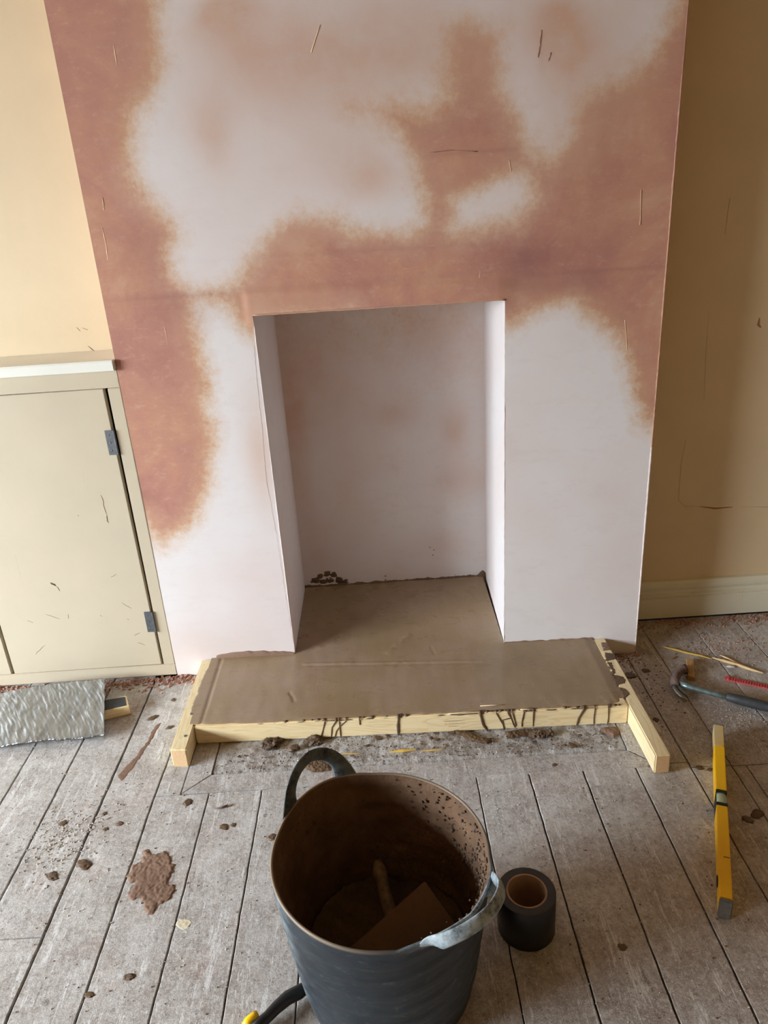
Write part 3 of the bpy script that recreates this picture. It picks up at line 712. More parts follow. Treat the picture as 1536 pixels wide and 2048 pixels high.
for i, L in enumerate(([(1200, 1285), (1214, 1283), (1222, 1300), (1208, 1302)], [(1208, 1303), (1230, 1306), (1234, 1318), (1212, 1322)], [(1222, 1348), (1250, 1352), (1252, 1366), (1232, 1372)], [(1236, 1373), (1252, 1376), (1262, 1388), (1246, 1398)], [(1212, 1322), (1224, 1325), (1232, 1346), (1226, 1350)])):
    smear('rail_smear', pl(L, .064), .0632, .0018, M_MUDDRY if i in (0,) else M_MUD, slab, 10 + i)
# ragged smears where the screed meets the plaster
def wall_smear(name, fy, xa, xb, hfun, mat, th=.003, z0=SLAB + .002, n=120):
    bm = bmesh.new(); prev = None
    for i in range(n + 1):
        x = xa + (xb - xa) * i / n; h = max(.0008, hfun(x, i / n)); yv = fy(x)
        row = [bm.verts.new((x, yv - th - .003, z0)), bm.verts.new((x, yv - th, z0 + h * .5)), bm.verts.new((x, yv - .0006, z0 + h)), bm.verts.new((x, yv + .001, z0 + h))]
        if prev:
            for j in range(3): bm.faces.new((prev[j], row[j], row[j + 1], prev[j + 1]))
        prev = row
    return frombm(name, bm, mat, slab, True)
nz = lambda x, s, f: mnoise.noise(Vector((x * f, s, 0)))
wall_smear('wall_smear', yb, -.595, OL - .002, lambda x, t: .010 + .016 * math.sin(math.pi * min(1, t * 1.02)) ** .6 * (1 - .45 * t) + .004 * nz(x, 1, 40), M_MUDDRY)
wall_smear('wall_smear', yb, OR_ + .002, .665, lambda x, t: .006 + .004 * nz(x, 2, 40), M_MUDDRY)
wall_smear('wall_smear', lambda x: YBACK, OL, OR_ + .008, lambda x, t: .014 + .006 * nz(x, 3, 30) + .004 * nz(x, 4, 120) + (.018 * math.exp(-((t - .985) / .02) ** 2)), M_MUD, .005)
# splats on the back of the opening
def lump_bm(r, seed, sub=2, flat=.7, rough_=.35, bm=None, at_=(0, 0, 0), sx=1, sy=1, rz_=0):
    bm = bm or bmesh.new(); g = bmesh.ops.create_icosphere(bm, subdivisions=sub, radius=1)
    for v_ in g['verts']:
        p = v_.co.copy(); q = 1 + rough_ * mnoise.noise(p * 1.7 + Vector((seed * 3.1, 0, 0))) + rough_ * .6 * mnoise.noise(p * 4.3 + Vector((0, seed, 0)))
        c = Vector((p.x * sx, p.y * sy, p.z * flat)) * q * r; c.rotate(Euler((0, 0, rz_))); v_.co = c + Vector(at_)
    return bm
bm = bmesh.new(); i = 0
for (px, py, r) in ((632, 1160, .012), (640, 1152, .011), (655, 1147, .013), (668, 1150, .012), (678, 1160, .013), (690, 1163, .011), (660, 1160, .012), (622, 1163, .008), (645, 1163, .012)):
    p = wy(px, py, YBACK); lump_bm(r * 1.25, i, 2, .9, .6, bm, (p.x, YBACK + .002, p.z), 1.2, .3); i += 1
frombm('wall_splat', bm, M_MUD, slab, True)
bm = bmesh.new()
for (px, py, r) in ((771, 1152, .004), (771, 1160, .004), (860, 1095, .003), (868, 1100, .003), (874, 1098, .002), (866, 1110, .003), (860, 1118, .0015), (880, 1103, .0015), (840, 1092, .0015), (925, 1157, .003), (905, 1155, .004), (893, 1160, .006), (910, 1150, .003), (855, 1096, .002), (958, 1150, .006), (962, 1145, .006)):
    p = wy(px, py, YBACK); lump_bm(r, px, 1, 1.0, .4, bm, (p.x, YBACK + .0005, p.z), 1.3, .3)
frombm('wall_splat', bm, M_MUD, slab, True)
# drips down the front timber
def drip(L, r=.0020):
    pts = [front_pt(a, b) for a, b in L]; pts[0] = Vector((pts[0].x, pts[0].y - .0008, .0605)); pts.insert(0, pts[0] + Vector((0, .004, .0042))); pts.insert(0, pts[0] + Vector((0, .006, .001))); n = len(pts)
    # densify
    q = []
    for a, b in zip(pts, pts[1:]):
        for t in (0, .33, .66): q.append(a.lerp(b, t))
    q.append(pts[-1]); m_ = len(q)
    rr_ = [r * (.75 + .5 * random.random()) * (1.5 if i < 2 else 1) for i in range(m_)]; rr_[-1] = r * .6
    frombm('drip', sweep_bm(q, rr_, [x * .5 for x in rr_], [Vector((0, -1, 0))] * m_, 8), M_MUD, slab, True)
for L in ([(650, 1447), (646, 1460), (641, 1478)], [(672, 1443), (664, 1455), (662, 1480)], [(692, 1441), (680, 1453), (673, 1462), (669, 1478)], [(719, 1439), (720, 1450)],
          [(681, 1468), (682, 1477)], [(1016, 1437), (1022, 1436), (1005, 1440), (1008, 1458)], [(1025, 1432), (1032, 1450), (1030, 1454)], [(1048, 1430), (1044, 1444), (1044, 1454)], [(1067, 1437), (1066, 1453)],
          [(1190, 1422), (1188, 1436), (1188, 1449)], [(1217, 1420), (1217, 1435), (1215, 1449)]): drip(L)
drip([(797, 1436), (796, 1450), (797, 1470)], .004); drip([(961, 1438), (967, 1450), (976, 1462)], .004); drip([(1168, 1424), (1158, 1436), (1154, 1450)], .0038); drip([(993, 1437), (1005, 1447), (1010, 1459)], .002); drip([(1018, 1436), (1026, 1446), (1030, 1455)], .0022)
bm = bmesh.new()                                           # ragged clots hanging on the top front arris
for i in range(60):
    px = random.choice([random.uniform(960, 1070), random.uniform(960, 1070), random.uniform(560, 820), random.uniform(1120, 1240)])
    p = front_pt(px, 1444 - (px - 640) * .045); lump_bm(random.uniform(.003, .0062), i, 1, .7, .5, bm, (p.x, p.y + .008, .0630), 1.4, 1)
frombm('edge_clot', bm, M_MUD, slab, True)
# bare wood lines showing through the skimmed front edge
for (a, b, c, d) in ((895, 1428, 960, 1421), (1040, 1419, 1068, 1418), (960, 1412, 1010, 1409)):
    p, q = fl(a, b, .067), fl(c, d, .067)
    frombm('wood_streak', sweep_bm([p, p.lerp(q, .5), q], [.0006, .0018, .0006], .0012, None, 6), M_PINE, slab, True)

# ------------------------------------------------------------------ flexible tub
TC = Vector((-.049, 1.045, 0)); TB = .168; TR = .206; TH = .330
tub = thing('flexible_tub', 'large scuffed black rubber tub with two loop handles standing on the floorboards', 'bucket', TC)
seg = 220; HA = (R(129), R(-47.01))
def raise_at(th):                                          # rim height
    z = TH
    for i, h in enumerate(HA):
        dd = abs((th - h + math.pi) % (2 * math.pi) - math.pi)
        z += (.016 if i == 0 else .024) * max(0, 1 - (dd / R(38 if i == 0 else 36)) ** 2) ** (1.5 if i == 0 else .8)
    return z
def tub_r(t, th):                                          # t in 0..1 height fraction
    r = TB + (TR - TB) * (t ** .85)
    r += .0018 * (math.sin(t * 44) > .3) * (t > .15) * (t < .93)
    r += .003 * math.cos(2 * (th - HA[0])) * t
    return r
bm = bmesh.new(); NZ = 60; orings = []; irings = []
for i in range(NZ + 1):
    t = i / NZ; ro = []
    for j in range(seg):
        th = 2 * math.pi * j / seg; H_ = raise_at(th); r = tub_r(t, th)
        dd = abs((th - HA[1] + math.pi) % (2 * math.pi) - math.pi); lean = .016 * max(0, 1 - dd / R(40)) * max(0, t - .86) / .14
        ro.append(bm.verts.new(((r + lean) * math.cos(th), (r + lean) * math.sin(th), .003 + (H_ - .003) * t)))
    orings.append(ro)
lip = []
for off, zz in ((-.0012, .0022), (-.0042, .0022), (-.0056, 0)):
    row = []
    for j in range(seg):
        th = 2 * math.pi * j / seg; v_ = orings[-1][j].co; rr_ = v_.xy.length + off
        row.append(bm.verts.new((rr_ * math.cos(th), rr_ * math.sin(th), v_.z + zz)))
    lip.append(row)
orings += lip
for a, b in zip(orings, orings[1:]):
    for j in range(seg): bm.faces.new((a[j], a[(j + 1) % seg], b[(j + 1) % seg], b[j]))
bm.faces.new(orings[0][::-1])
body = frombm('tub_body', bm, M_RUB, tub, True)
co_ = np.array([v_.co[:] for v_ in body.data.vertices]); th_ = np.arctan2(co_[:, 1], co_[:, 0])
dd = np.abs((th_ - HA[1] + np.pi) % (2 * np.pi) - np.pi)
setattr_f(body.data, 'scuff', np.clip(1.2 - dd / R(30), 0, 1) * (co_[:, 2] > TH - .004) + .3 * np.clip(1 - np.abs((th_ - R(205) + np.pi) % (2 * np.pi) - np.pi) / R(14), 0, 1))
setattr_f(body.data, 'mud', (co_[:, 2] > TH - .003) * np.clip(dd / R(50) - .6, 0, 1) * .8)
# inner wall, coated with drying mortar
bm = bmesh.new(); rings = []
for i in range(NZ + 1):
    t = 1 - i / NZ; row = []
    for j in range(seg):
        th = 2 * math.pi * j / seg; H_ = raise_at(th); r = tub_r(t, th) - .0055
        ddd = abs((th - HA[1] + math.pi) % (2 * math.pi) - math.pi); lean = .016 * max(0, 1 - ddd / R(40)) * max(0, t - .86) / .14
        r += lean; z = .003 + (H_ - .003) * t
        p = Vector((math.cos(th) * 6, math.sin(th) * 6, z * 30))
        fade = min(1, (1 - t) / .06)
        r -= fade * (.0030 * max(0, mnoise.noise(p)) + .0026 * abs(mnoise.noise(p * 2.6)) + .0016 * abs(mnoise.noise(p * 7)))
        row.append(bm.verts.new((r * math.cos(th), r * math.sin(th), max(.008, z))))
    rings.append(row)
for a, b in zip(rings, rings[1:]):
    for j in range(seg): bm.faces.new((a[j], a[(j + 1) % seg], b[(j + 1) % seg], b[j]))
frombm('inner_coating', bm, M_COAT, tub, True)
bm = bmesh.new()
for i in range(420):
    th = R(random.gauss(10, 42)); t = min(.97, max(.3, random.gauss(.72, .2))); r = tub_r(t, th) - .009
    lump_bm(random.choice([.0012, .0018, .0026, .0036]), i, 1, .9, .5, bm, (r * math.cos(th), r * math.sin(th), .003 + (raise_at(th) - .003) * t), 1, 1)
o = frombm('stuck_crumbs', bm, M_LUMP, tub); o['kind'] = 'stuff'
# leftover mortar in the bottom
def fres(U, V):
    r = U; th = V; X = r * np.cos(th); Y = r * np.sin(th)
    z = .048 + .02 * npnoise(X * 14, Y * 14, seed=1) + .016 * np.abs(npnoise(X * 45, Y * 45, seed=2)) + .006 * npnoise(X * 130, Y * 130, seed=3) + .02 * (r / .16) ** 3
    return np.stack([X, Y, z], 1)
grid_mesh('leftover_mortar', np.linspace(.0005, .166, 60), np.linspace(0, 2 * math.pi, 150), fres, M_LUMP, tub)
def tub_handle(ha, half, top, out_, wd, skew=0.):
    pts, nrm = [], []; n = 40
    for i in range(n + 1):
        s_ = -1 + 2 * i / n; a = math.pi * i / n
        ang = ha + half * (-math.cos(a)) * (abs(math.cos(a)) ** .15 if abs(math.cos(a)) > 0 else 0)
        hgt = math.sin(a) ** .85 if 0 < i < n else 0
        base = raise_at(ang) - (.022 if ha == HA[0] else .014)
        z = base + (top - base) * hgt; rr_ = TR + .0004 + out_ * hgt + .012 * (ha == HA[1]) * hgt + (.004 if ha == HA[1] else 0)
        pts.append(Vector((rr_ * math.cos(ang), rr_ * math.sin(ang), z)))
        o_ = Vector((math.cos(ang), math.sin(ang), 0))
        nrm.append((o_ + Vector((0, 0, 1)) * (out_ / max(.03, top - TH)) * (-1 if False else 1)).normalized() if out_ > .02 else o_)
    wl = [wd * (1 + (1.0 if ha == HA[0] else 1.0) * (1 - math.sin(math.pi * i / n)) ** 3) for i in range(n + 1)]
    o = frombm('handle', sweep_bm(pts, wl, [.0034 if ha == HA[0] else .0042] * (n + 1), nrm, 14), M_RUB, tub, True)
    m_ = len(o.data.vertices); setattr_f(o.data, 'scuff', [.95 if ha == HA[1] else .35] * m_); setattr_f(o.data, 'mud', [.0] * m_)
    return o
tub_handle(HA[0], R(19.5), TH + .090, .006, .0150)
tub_handle(R(-47.01), R(21), TH + .052, .034, .0120)
# things inside the tub
fb = thing('float_board', 'flat mud-brown plastering float lying inside the black tub', 'float', (0, 0, 0))
cA, cB, cC = fl(850, 1762, .21), fl(905, 1845, .16), fl(690, 1905, .18)
e1 = cC - cA; nrm = e1.cross(cB - cA).normalized(); nrm = nrm if nrm.z > 0 else -nrm
e2 = cB - cA; e2 = (e2 - e2.dot(e1.normalized()) * e1.normalized()).normalized() * .110
L1 = e1.normalized() * .200
bm = bmesh.new(); P = [cA, cA + L1, cA + L1 + e2, cA + e2]
a = [bm.verts.new(p) for p in P]; b = [bm.verts.new(p - nrm * .006) for p in P]
bm.faces.new(a); bm.faces.new(b[::-1])
for i in range(4): bm.faces.new((a[i], b[i], b[(i + 1) % 4], a[(i + 1) % 4]))
frombm('blade', bm, M_BOARD, fb, bevel=.0015)
tw = thing('bucket_trowel', 'mud-covered wooden handled trowel leaning inside the black tub beside the float', 'trowel', (0, 0, 0))
h0, h1 = fl(753, 1722, .150), fl(782, 1835, .110)
dv = (h1 - h0); nn = 10
pts = [h0 + dv * (i / nn) * 1.12 for i in range(nn + 1)]
rr_ = [.0095, .0145, .0155, .0145, .0135, .0135, .014, .0145, .0145, .013, .010]
frombm('wooden_handle', sweep_bm(pts, rr_, rr_, [Vector((0, 0, 1))] * 11, 12), M_HWOOD, tw, True)
tip = pts[-1]; dn = dv.normalized()
bp = Vector((tip.x, tip.y + .004, .078))
frombm('tang', sweep_bm([tip - dn * .005, tip + Vector((0, 0, -.012)), bp], .0045, .0045, [Vector((0, 1, 0))] * 3, 8), M_RUST, tw, True)
bm = prism_bm([(-.030, .01), (.030, .01), (.026, -.055), (-.026, -.055)], 0, .0025)
o = frombm('blade', bm, M_RUST, tw, bevel=.0006); o.location = (bp.x, bp.y, bp.z)

# ------------------------------------------------------------------ tape roll
tp = thing('tape_roll', 'wide black tape roll standing on end beside the tub', 'tape', (.246, 1.128, 0))
RT, RI, HT = .0605, .041, .104
frombm('tape', lathe_bm([(RI + .001, .0005), (RT - .001, .0005), (RT, .0015), (RT, HT - .0015), (RT - .001, HT - .0003)], 72), M_TAPE, tp, True)
frombm('tape_edge', lathe_bm([(RT - .001, HT - .0003), (RT - .003, HT), (RI + .001, HT)], 72), M_TAPEE, tp)
frombm('cardboard_core', lathe_bm([(RI + .0012, .0005), (RI + .0012, HT + .0006), (RI - .0022, HT + .0006), (RI - .0022, .0005)], 72, True), M_CARD, tp)

# ------------------------------------------------------------------ spirit level
a0, a1 = fl(1437, 1447, .050), fl(1453, 1803, .050)
lv = thing('spirit_level', 'yellow spirit level lying on the floorboards at the right', 'level', (a1.x, a1.y, 0), math.atan2(a0.y - a1.y, a0.x - a1.x) - math.pi / 2)
LL = (a0 - a1).length; HL = .050; WL = .0125
box('yellow_body', -WL, WL, .008, LL * .47, .001, HL, M_YEL, lv, .0015)
box('yellow_body', -WL, WL, LL * .56, LL * .84, .001, HL, M_YEL, lv, .0015)
box('yellow_body', -WL, WL, LL * .84, LL - .006, .001, HL, M_YELD, lv, .0015)
box('vial_housing', -WL, WL, LL * .47, LL * .56, .001, HL - .014, M_BLACK, lv, .001)
for s_ in (0, 1):
    y0_ = LL * .47 if s_ == 0 else LL * .56 - .010
    box('vial_housing', -WL, WL, y0_, y0_ + .010, HL - .014, HL + .0005, M_BLACK, lv, .001)
frombm('vial', sweep_bm([Vector((0, yy, HL - .007)) for yy in np.linspace(LL * .47 + .010, LL * .56 - .010, 6)], .0115, .0068, None, 16), M_VIAL, lv, True)
for s_ in (0, 1): box('end_cap', -WL - .0008, WL + .0008, (-.002 if s_ == 0 else LL - .006), (.008 if s_ == 0 else LL + .002), .0006, HL + .0008, M_CAP, lv, .002)
box('scuff_mark', -.002, .011, LL * .20, LL * .203, HL, HL + .0004, M_BLACK, lv, 0)
# oval hole of the end vial seen on the left side
o = frombm('side_grip', lathe_bm([(0, 0), (.014, 0), (.016, .001), (.016, .0015)], 24), M_BLACK, lv); o.rotation_euler = (0, R(-90), 0); o.scale = (.6, 1, 1); o.location = (-WL - .0006, LL * .12, .024)

# ------------------------------------------------------------------ claw hammer
hm = thing('claw_hammer', 'claw hammer with a dark rubber grip lying on the boards at right', 'hammer', (0, 0, 0))
pH = fl(1358, 1366, .022)
hd = [fl(1366, 1338, .020), fl(1356, 1345, .022), fl(1350, 1360, .024), fl(1348, 1374, .024)]
frombm('head', sweep_bm([fl(1372, 1338, .020), fl(1364, 1339, .020), fl(1362, 1341, .021), fl(1354, 1350, .023), fl(1350, 1360, .024), fl(1349, 1371, .024)], [.0155, .0155, .012, .0125, .014, .013], [.0155, .0155, .012, .0125, .014, .012], [Vector((0, 0, 1))] * 6, 14), M_RUST, hm, True)
for off in (0, 1):
    L = [(1347, 1368), (1352, 1382), (1362, 1391), (1376, 1400)] if off else [(1352, 1366), (1359, 1377), (1368, 1384), (1378, 1392)]
    frombm('claw', sweep_bm([fl(*q, .022 - .004 * i) for i, q in enumerate(L)], [.008, .0075, .0065, .003], [.008, .006, .004, .002], [Vector((0, 0, 1))] * 4, 10), M_STEEL, hm, True)
nk = [fl(1357, 1366, .024), fl(1376, 1373, .024), fl(1400, 1380, .022), fl(1430, 1388, .022), fl(1456, 1394, .022)]
frombm('neck', sweep_bm(nk, [.009, .0105, .0085, .0085, .009], [.009, .0105, .0085, .0085, .009], [Vector((0, 0, 1))] * 5, 14), M_HNECK, hm, True)
dvec = (fl(1536, 1414, .021) - fl(1452, 1393, .022)); g0 = fl(1452, 1393, .022)
gp = [g0 + dvec * t for t in (0, .03, .3, .7, 1.1, 1.5, 1.75, 1.8)]
frombm('grip', sweep_bm(gp, [.010, .0125, .015, .016, .014, .0165, .016, .010], [.010, .0125, .015, .016, .014, .016, .015, .010], [Vector((0, 0, 1))] * 8, 16), M_GRIP, hm, True)

# ------------------------------------------------------------------ small things on the floor, right side
def stick(name, L, r, mat, label, cat='stick', z=.004, group=None, knots=False):
    pts = [fl(a, b, z) for a, b in L]; c = pts[0].copy(); c.z = 0
    n = len(pts); rl = [r * (.4 if i in (0, n - 1) else 1) * random.uniform(.85, 1.15) for i in range(n)]
    o = frombm(name, sweep_bm([p - c for p in pts], rl, [x * .75 for x in rl], [Vector((0, 0, 1))] * n, 8), mat, None, False); o.location = c
    return tag(o, label, cat, group)
stick('wood_splinter', [(1325, 1293), (1350, 1299), (1375, 1306), (1400, 1311), (1424, 1318)], .0036, M_SPLINTY, 'thin yellowish splinter, the half of a snapped stick nearest the chimney breast', 'splinter')
stick('wood_splinter', [(1424, 1315), (1450, 1322), (1475, 1329), (1500, 1338), (1526, 1346)], .0058, M_SPLINT, 'long pale wood splinter above the red plastic strip', 'splinter')
stick('wood_splinter', [(1440, 1310), (1452, 1315), (1466, 1322), (1476, 1326)], .0036, M_SPLINT, 'short pale splinter lying against the long pale splinter', 'splinter')
stick('plaster_chip', [(1452, 1333), (1460, 1333), (1469, 1334)], .005, M_DUST, 'small white stick-like plaster chip below the long pale splinter', 'chip')
stick('wood_splinter', [(1343, 1317), (1349, 1314), (1355, 1312)], .003, M_OLDWOOD, 'tiny brown splinter left of the tan wood offcut', 'splinter')
oc = quadbox('wood_offcut', (-.011, -.052), (.011, -.055), (-.011, .052), (.011, .052), .001, .016, M_OLDWOOD, None, .0015)
pc = fl(1381, 1338, .008); oc.location = (pc.x, pc.y, 0); oc.rotation_euler = (0, 0, R(-20)); tag(oc, 'small tan wood offcut lying behind the hammer head', 'offcut')
rs = thing('red_plastic_strip', 'red ridged plastic strip at the right edge above the hammer grip', 'strip', tuple(fl(1450, 1357)))
rp = fl(1450, 1357); rq = fl(1560, 1380); dvr = (rq - rp); Lr = dvr.length; rs.rotation_euler = (0, 0, math.atan2(dvr.y, dvr.x))
bm = bmesh.new(); box_bm(0, Lr, -.013, .009, .001, .005, bm); frombm('strip', bm, M_RED, rs, bevel=.001)
bm = bmesh.new()
for i in range(26): box_bm(.018 + i * .0075, .0215 + i * .0075, -.014, .001, .005, .0075, bm)
o = frombm('ridges', bm, M_RED, rs, bevel=.0006); o['kind'] = 'stuff'
bm = bmesh.new(); box_bm(.006, .012, -.014, .010, .005, .010, bm); frombm('end_rib', bm, M_RED, rs, bevel=.001)

# ------------------------------------------------------------------ left side: foil sheet, block
fs = thing('foil_insulation_sheet', 'crinkled silver foil insulation sheet lying on the floor below the cupboard', 'sheet')
cor = [fl(-20, 1395, .03), fl(212, 1360, .045), fl(208, 1468, .030), fl(-20, 1498, .012)]
def ffoil(U, V, dz=0):
    out = np.zeros((len(U), 3))
    for i, (u, v) in enumerate(zip(U, V)):
        p = cor[3].lerp(cor[2], u).lerp(cor[0].lerp(cor[1], u), v)
        z = p.z + .012 * math.sin(math.pi * u) * (v) + .012 * math.sin(math.pi * v) + .0026 * mnoise.noise(Vector((u * 14, v * 4, 0))) + .002 * mnoise.noise(Vector((u * 38 + v * 8, v * 9, 4))) + .0011 * max(0, 1 - 9 * abs(mnoise.noise(Vector((u * 11 + v * 2.5, v * 1.1, 9))))) + .0008 * max(0, 1 - 7 * abs(mnoise.noise(Vector((u * 24 + v * 5, v * 2.1, 2)))))
        z += .006 * math.sin(u * 5 + v * 2)
        p = p + Vector((.006 * mnoise.noise(Vector((v * 6, u * 2, 1))), .016 * math.sin(math.pi * u) * (v > .5) * (v - .5) * 2 + .004 * mnoise.noise(Vector((u * 9, 7, 0))), 0))
        out[i] = (p.x, p.y, max(.006, z) + dz)
    return out
fo, _ = grid_mesh('foil_face', np.linspace(0, 1, 190), np.linspace(0, 1, 90), ffoil, M_FOIL, fs)
sol = fo.modifiers.new('thick', 'SOLIDIFY'); sol.thickness = .003; sol.offset = -1
fo.data.materials.append(M_FOAM); sol.material_offset_rim = 1; sol.material_offset = 1
bk = thing('wood_block', 'short pale wood block with a black painted top poking out from under the foil sheet', 'offcut')
b0 = fl(205, 1425, .03); pts = [tuple(fl(a, b, .034).xy) for a, b in ((202, 1428), (256, 1415), (250, 1392), (196, 1404))]
pts = [tuple(fl(a, b, .034).xy) for a, b in ((150, 1436), (258, 1411), (253, 1391), (145, 1412))]
frombm('block', prism_bm(pts, .001, .034), M_PINE, bk, bevel=.0015)
pt2 = [tuple(fl(a, b, .034).xy) for a, b in ((152, 1434), (253, 1411), (250, 1394), (147, 1411))]
frombm('black_face', prism_bm(pt2, .0342, .0350), M_BLACKP, bk)

# ------------------------------------------------------------------ knife-like tool beside the tub
tl = thing('black_handled_tool', 'tool with a curved black handle and yellow end cap beside the tub', 'tool')
L = [(618, 1972, .019), (600, 1983, .026), (575, 1996, .026), (552, 2016, .024), (535, 2034, .022), (520, 2047, .022), (505, 2062, .022)]
pts = [fl(a, b, z) for a, b, z in L]
frombm('handle', sweep_bm(pts, [.009, .0125, .0125, .011, .010, .011, .011], [.013, .015, .015, .014, .013, .013, .013], [Vector((0, 0, 1))] * 7, 14), M_BLACK, tl, True)
p = fl(503, 2042, .026); dq = (pts[-1] - pts[-3]).normalized()
o = frombm('yellow_cap', sweep_bm([fl(516, 2031, .024), fl(509, 2036, .024), fl(497, 2046, .024), fl(488, 2056, .022)], [.009, .0105, .0105, .008], [.011, .013, .013, .010], None, 14), M_YEL, tl, True)

# ------------------------------------------------------------------ floor splats and lumps
def splat(name, L, h, mat, label, cat, seed, z=.001):
    P = pl(L); c = np.mean(P, 0); P = [(a - c[0], b - c[1]) for a, b in P]
    o = smear(name, P, z, h, mat, None, seed, .011 if name == 'mortar_splat' else .004, 60); o.location = (c[0], c[1], 0); return tag(o, label, cat)
splat('mortar_splat', [(262, 1730), (285, 1722), (283, 1703), (293, 1698), (300, 1706), (330, 1702), (345, 1712), (348, 1730), (340, 1760), (350, 1780), (338, 1800), (318, 1808), (305, 1830), (295, 1832), (288, 1815), (280, 1800), (262, 1800), (258, 1785), (266, 1770), (256, 1760)], .0030, M_MUDDRY, 'large brown mortar splat on the boards left of the tub', 'splat', 31)
splat('paint_drip', [(352, 1850), (360, 1838), (375, 1838), (385, 1844), (378, 1856), (395, 1859), (360, 1860)], .0010, M_PALE, 'dried cream paint blob on the boards below the mortar splat', 'paint', 33)
splat('wet_streak', [(235, 1552), (255, 1530), (275, 1510), (290, 1488), (312, 1450), (322, 1446), (318, 1455), (300, 1486), (282, 1512), (268, 1534), (245, 1562)], .0008, M_MUDDRY, 'thin brown mortar streak running down the boards left of the formwork', 'streak', 34)
for i, (L, lab) in enumerate((([(905, 1460), (935, 1463), (962, 1476), (985, 1478), (975, 1490), (945, 1484), (920, 1472), (900, 1470)], 'flat brown mortar smear below the middle of the front timber'),
     ([(1200, 1456), (1235, 1456), (1238, 1468), (1228, 1478), (1215, 1470), (1202, 1463)], 'reddish brown mortar smear below the right end of the front timber'),
     ([(1010, 1465), (1050, 1460), (1075, 1458), (1078, 1466), (1040, 1475), (1015, 1478)], 'dark mortar smear below the drips at right of the front timber'),
     ([(600, 1530), (640, 1520), (665, 1528), (660, 1542), (625, 1545)], 'brown mortar patch seen through the tub handle'))):
    splat('mortar_smear', L, .004, M_MUD if i != 1 else M_MUDDRY, lab, 'smear', 40 + i, .004)
LUMPS = [(545, 1490, .022, 'crumbly mortar lump under the left third of the front timber'), (628, 1485, .020, 'crumbly mortar lump against the front timber behind the tub handle'),
  (588, 1500, .014, 'brown stone-like lump just left of the tub handle top'), (1075, 1472, .016, 'dark crumbly mortar lump below the right drips of the front timber'), (1095, 1468, .012, 'smaller dark lump right beside the crumbly lump under the right drips'),
  (1145, 1493, .010, 'round dark lump on the cement in front of the right drips'), (1160, 1472, .006, 'small lump between round lump and front timber'),
  (1110, 1530, .008, 'dark lump lying on the old border board'), (167, 1729, .017, 'flat brown mortar lump bridging a floor gap left of the splat'), (105, 1753, .013, 'dark crumb lump left of the floor gap, near the left edge'),
  (376, 1605, .013, 'reddish dark lump on the boards below the left formwork end'), (448, 1655, .011, 'dark crumb lump left of the tub, below the nail'), (467, 1650, .007, 'small crumb right of the dark lump below the nail'),
  (545, 1675, .013, 'dark lump partly hidden at the left rim of the tub'), (127, 1647, .011, 'dark crumb on the left boards above the flat lump'), (240, 1648, .008, 'upper one of three crumbs above the mortar splat'), (209, 1628, .007, 'topmost small crumb at the left of the three above the splat'),
  (211, 1659, .007, 'lower left crumb of the three above the mortar splat'), (258, 1955, .010, 'dark crumb low on the left boards'), (179, 1990, .008, 'small crumb near the bottom of the left boards'),
  (1240, 1312, .012, 'dark wet lump hugging the right formwork rail'), (1232, 1350, .011, 'dark wet blob at the middle of the right formwork rail'), (1260, 1352, .018, 'large dark mortar lump right of the right formwork rail'), (1292, 1342, .012, 'flat dark lump on the boards right of the large lump by the rail'),
  (1312, 1440, .010, 'round dark crumb right of the right formwork rail front'), (1398, 1536, .012, 'flat crumb lump left of the spirit level top half'), (1420, 1539, .007, 'small dark crumb touching distance left of the level'),
  (1514, 1628, .014, 'round damp dark spot lump right of the level'), (1495, 1640, .014, 'faint damp lump beside the round one right of the level'), (306, 1436, .014, 'flaky dark fragment behind the left formwork rail'), (340, 1455, .010, 'dark crumb left of the left formwork rail'), (347, 1400, .009, 'dark sliver crumb beside the left formwork rail'),
  (735, 1493, .006, 'small round crumb on the cement in front of the front timber'), (862, 1478, .007, 'left crumb of two under the middle of the front timber'), (875, 1481, .007, 'right crumb of two under the middle of the front timber'),
  (755, 1478, .010, 'damp mortar crumb at the foot of the thick drip'), (1245, 1895, .010, 'brown crumb at the lower right boards'), (1130, 1492, .006, 'tiny crumb left of the round dark lump')]
for i, (px, py, r, lab) in enumerate(LUMPS):
    p = fl(px, py); crumbly = 'crumbly' in lab; r *= (1 if crumbly else .85); fo_ = (.38 if r > .012 else .45) if crumbly else .22
    if 'stone' in lab: fo_ = .8
    crumbly = 'crumbly' in lab
    on = 1.65 < p.y < 1.79 and -.53 < p.x < .63
    bm = lump_bm(r, i + 3, 3, fo_ * (1.3 if crumbly else .8), .75 if crumbly else .5, None, (0, 0, r * fo_ * (.55 if crumbly else .3)), random.uniform(1, 1.5) if not crumbly else 1.2, random.uniform(.8, 1.1), random.uniform(-.6, .6))
    o = frombm('mortar_lump', bm, M_LUMP if (crumbly or i % 3 == 0) else M_MUD, None, not crumbly); o.location = (p.x, p.y, .003 if on else .0005)
    tag(o, lab, 'lump')
    if crumbly:
        bm = bmesh.new()
        for q in range(46):
            a = random.uniform(0, 6.28); rr = r * random.uniform(.4, 1.35); lump_bm(random.uniform(.0022, .0055), q, 1, .8, .4, bm, (rr * math.cos(a) * 1.1, rr * math.sin(a) * .7, max(.002, r * .7 - rr * .42)))
        c = frombm('crumbs', bm, M_LUMP, o); c['kind'] = 'stuff'
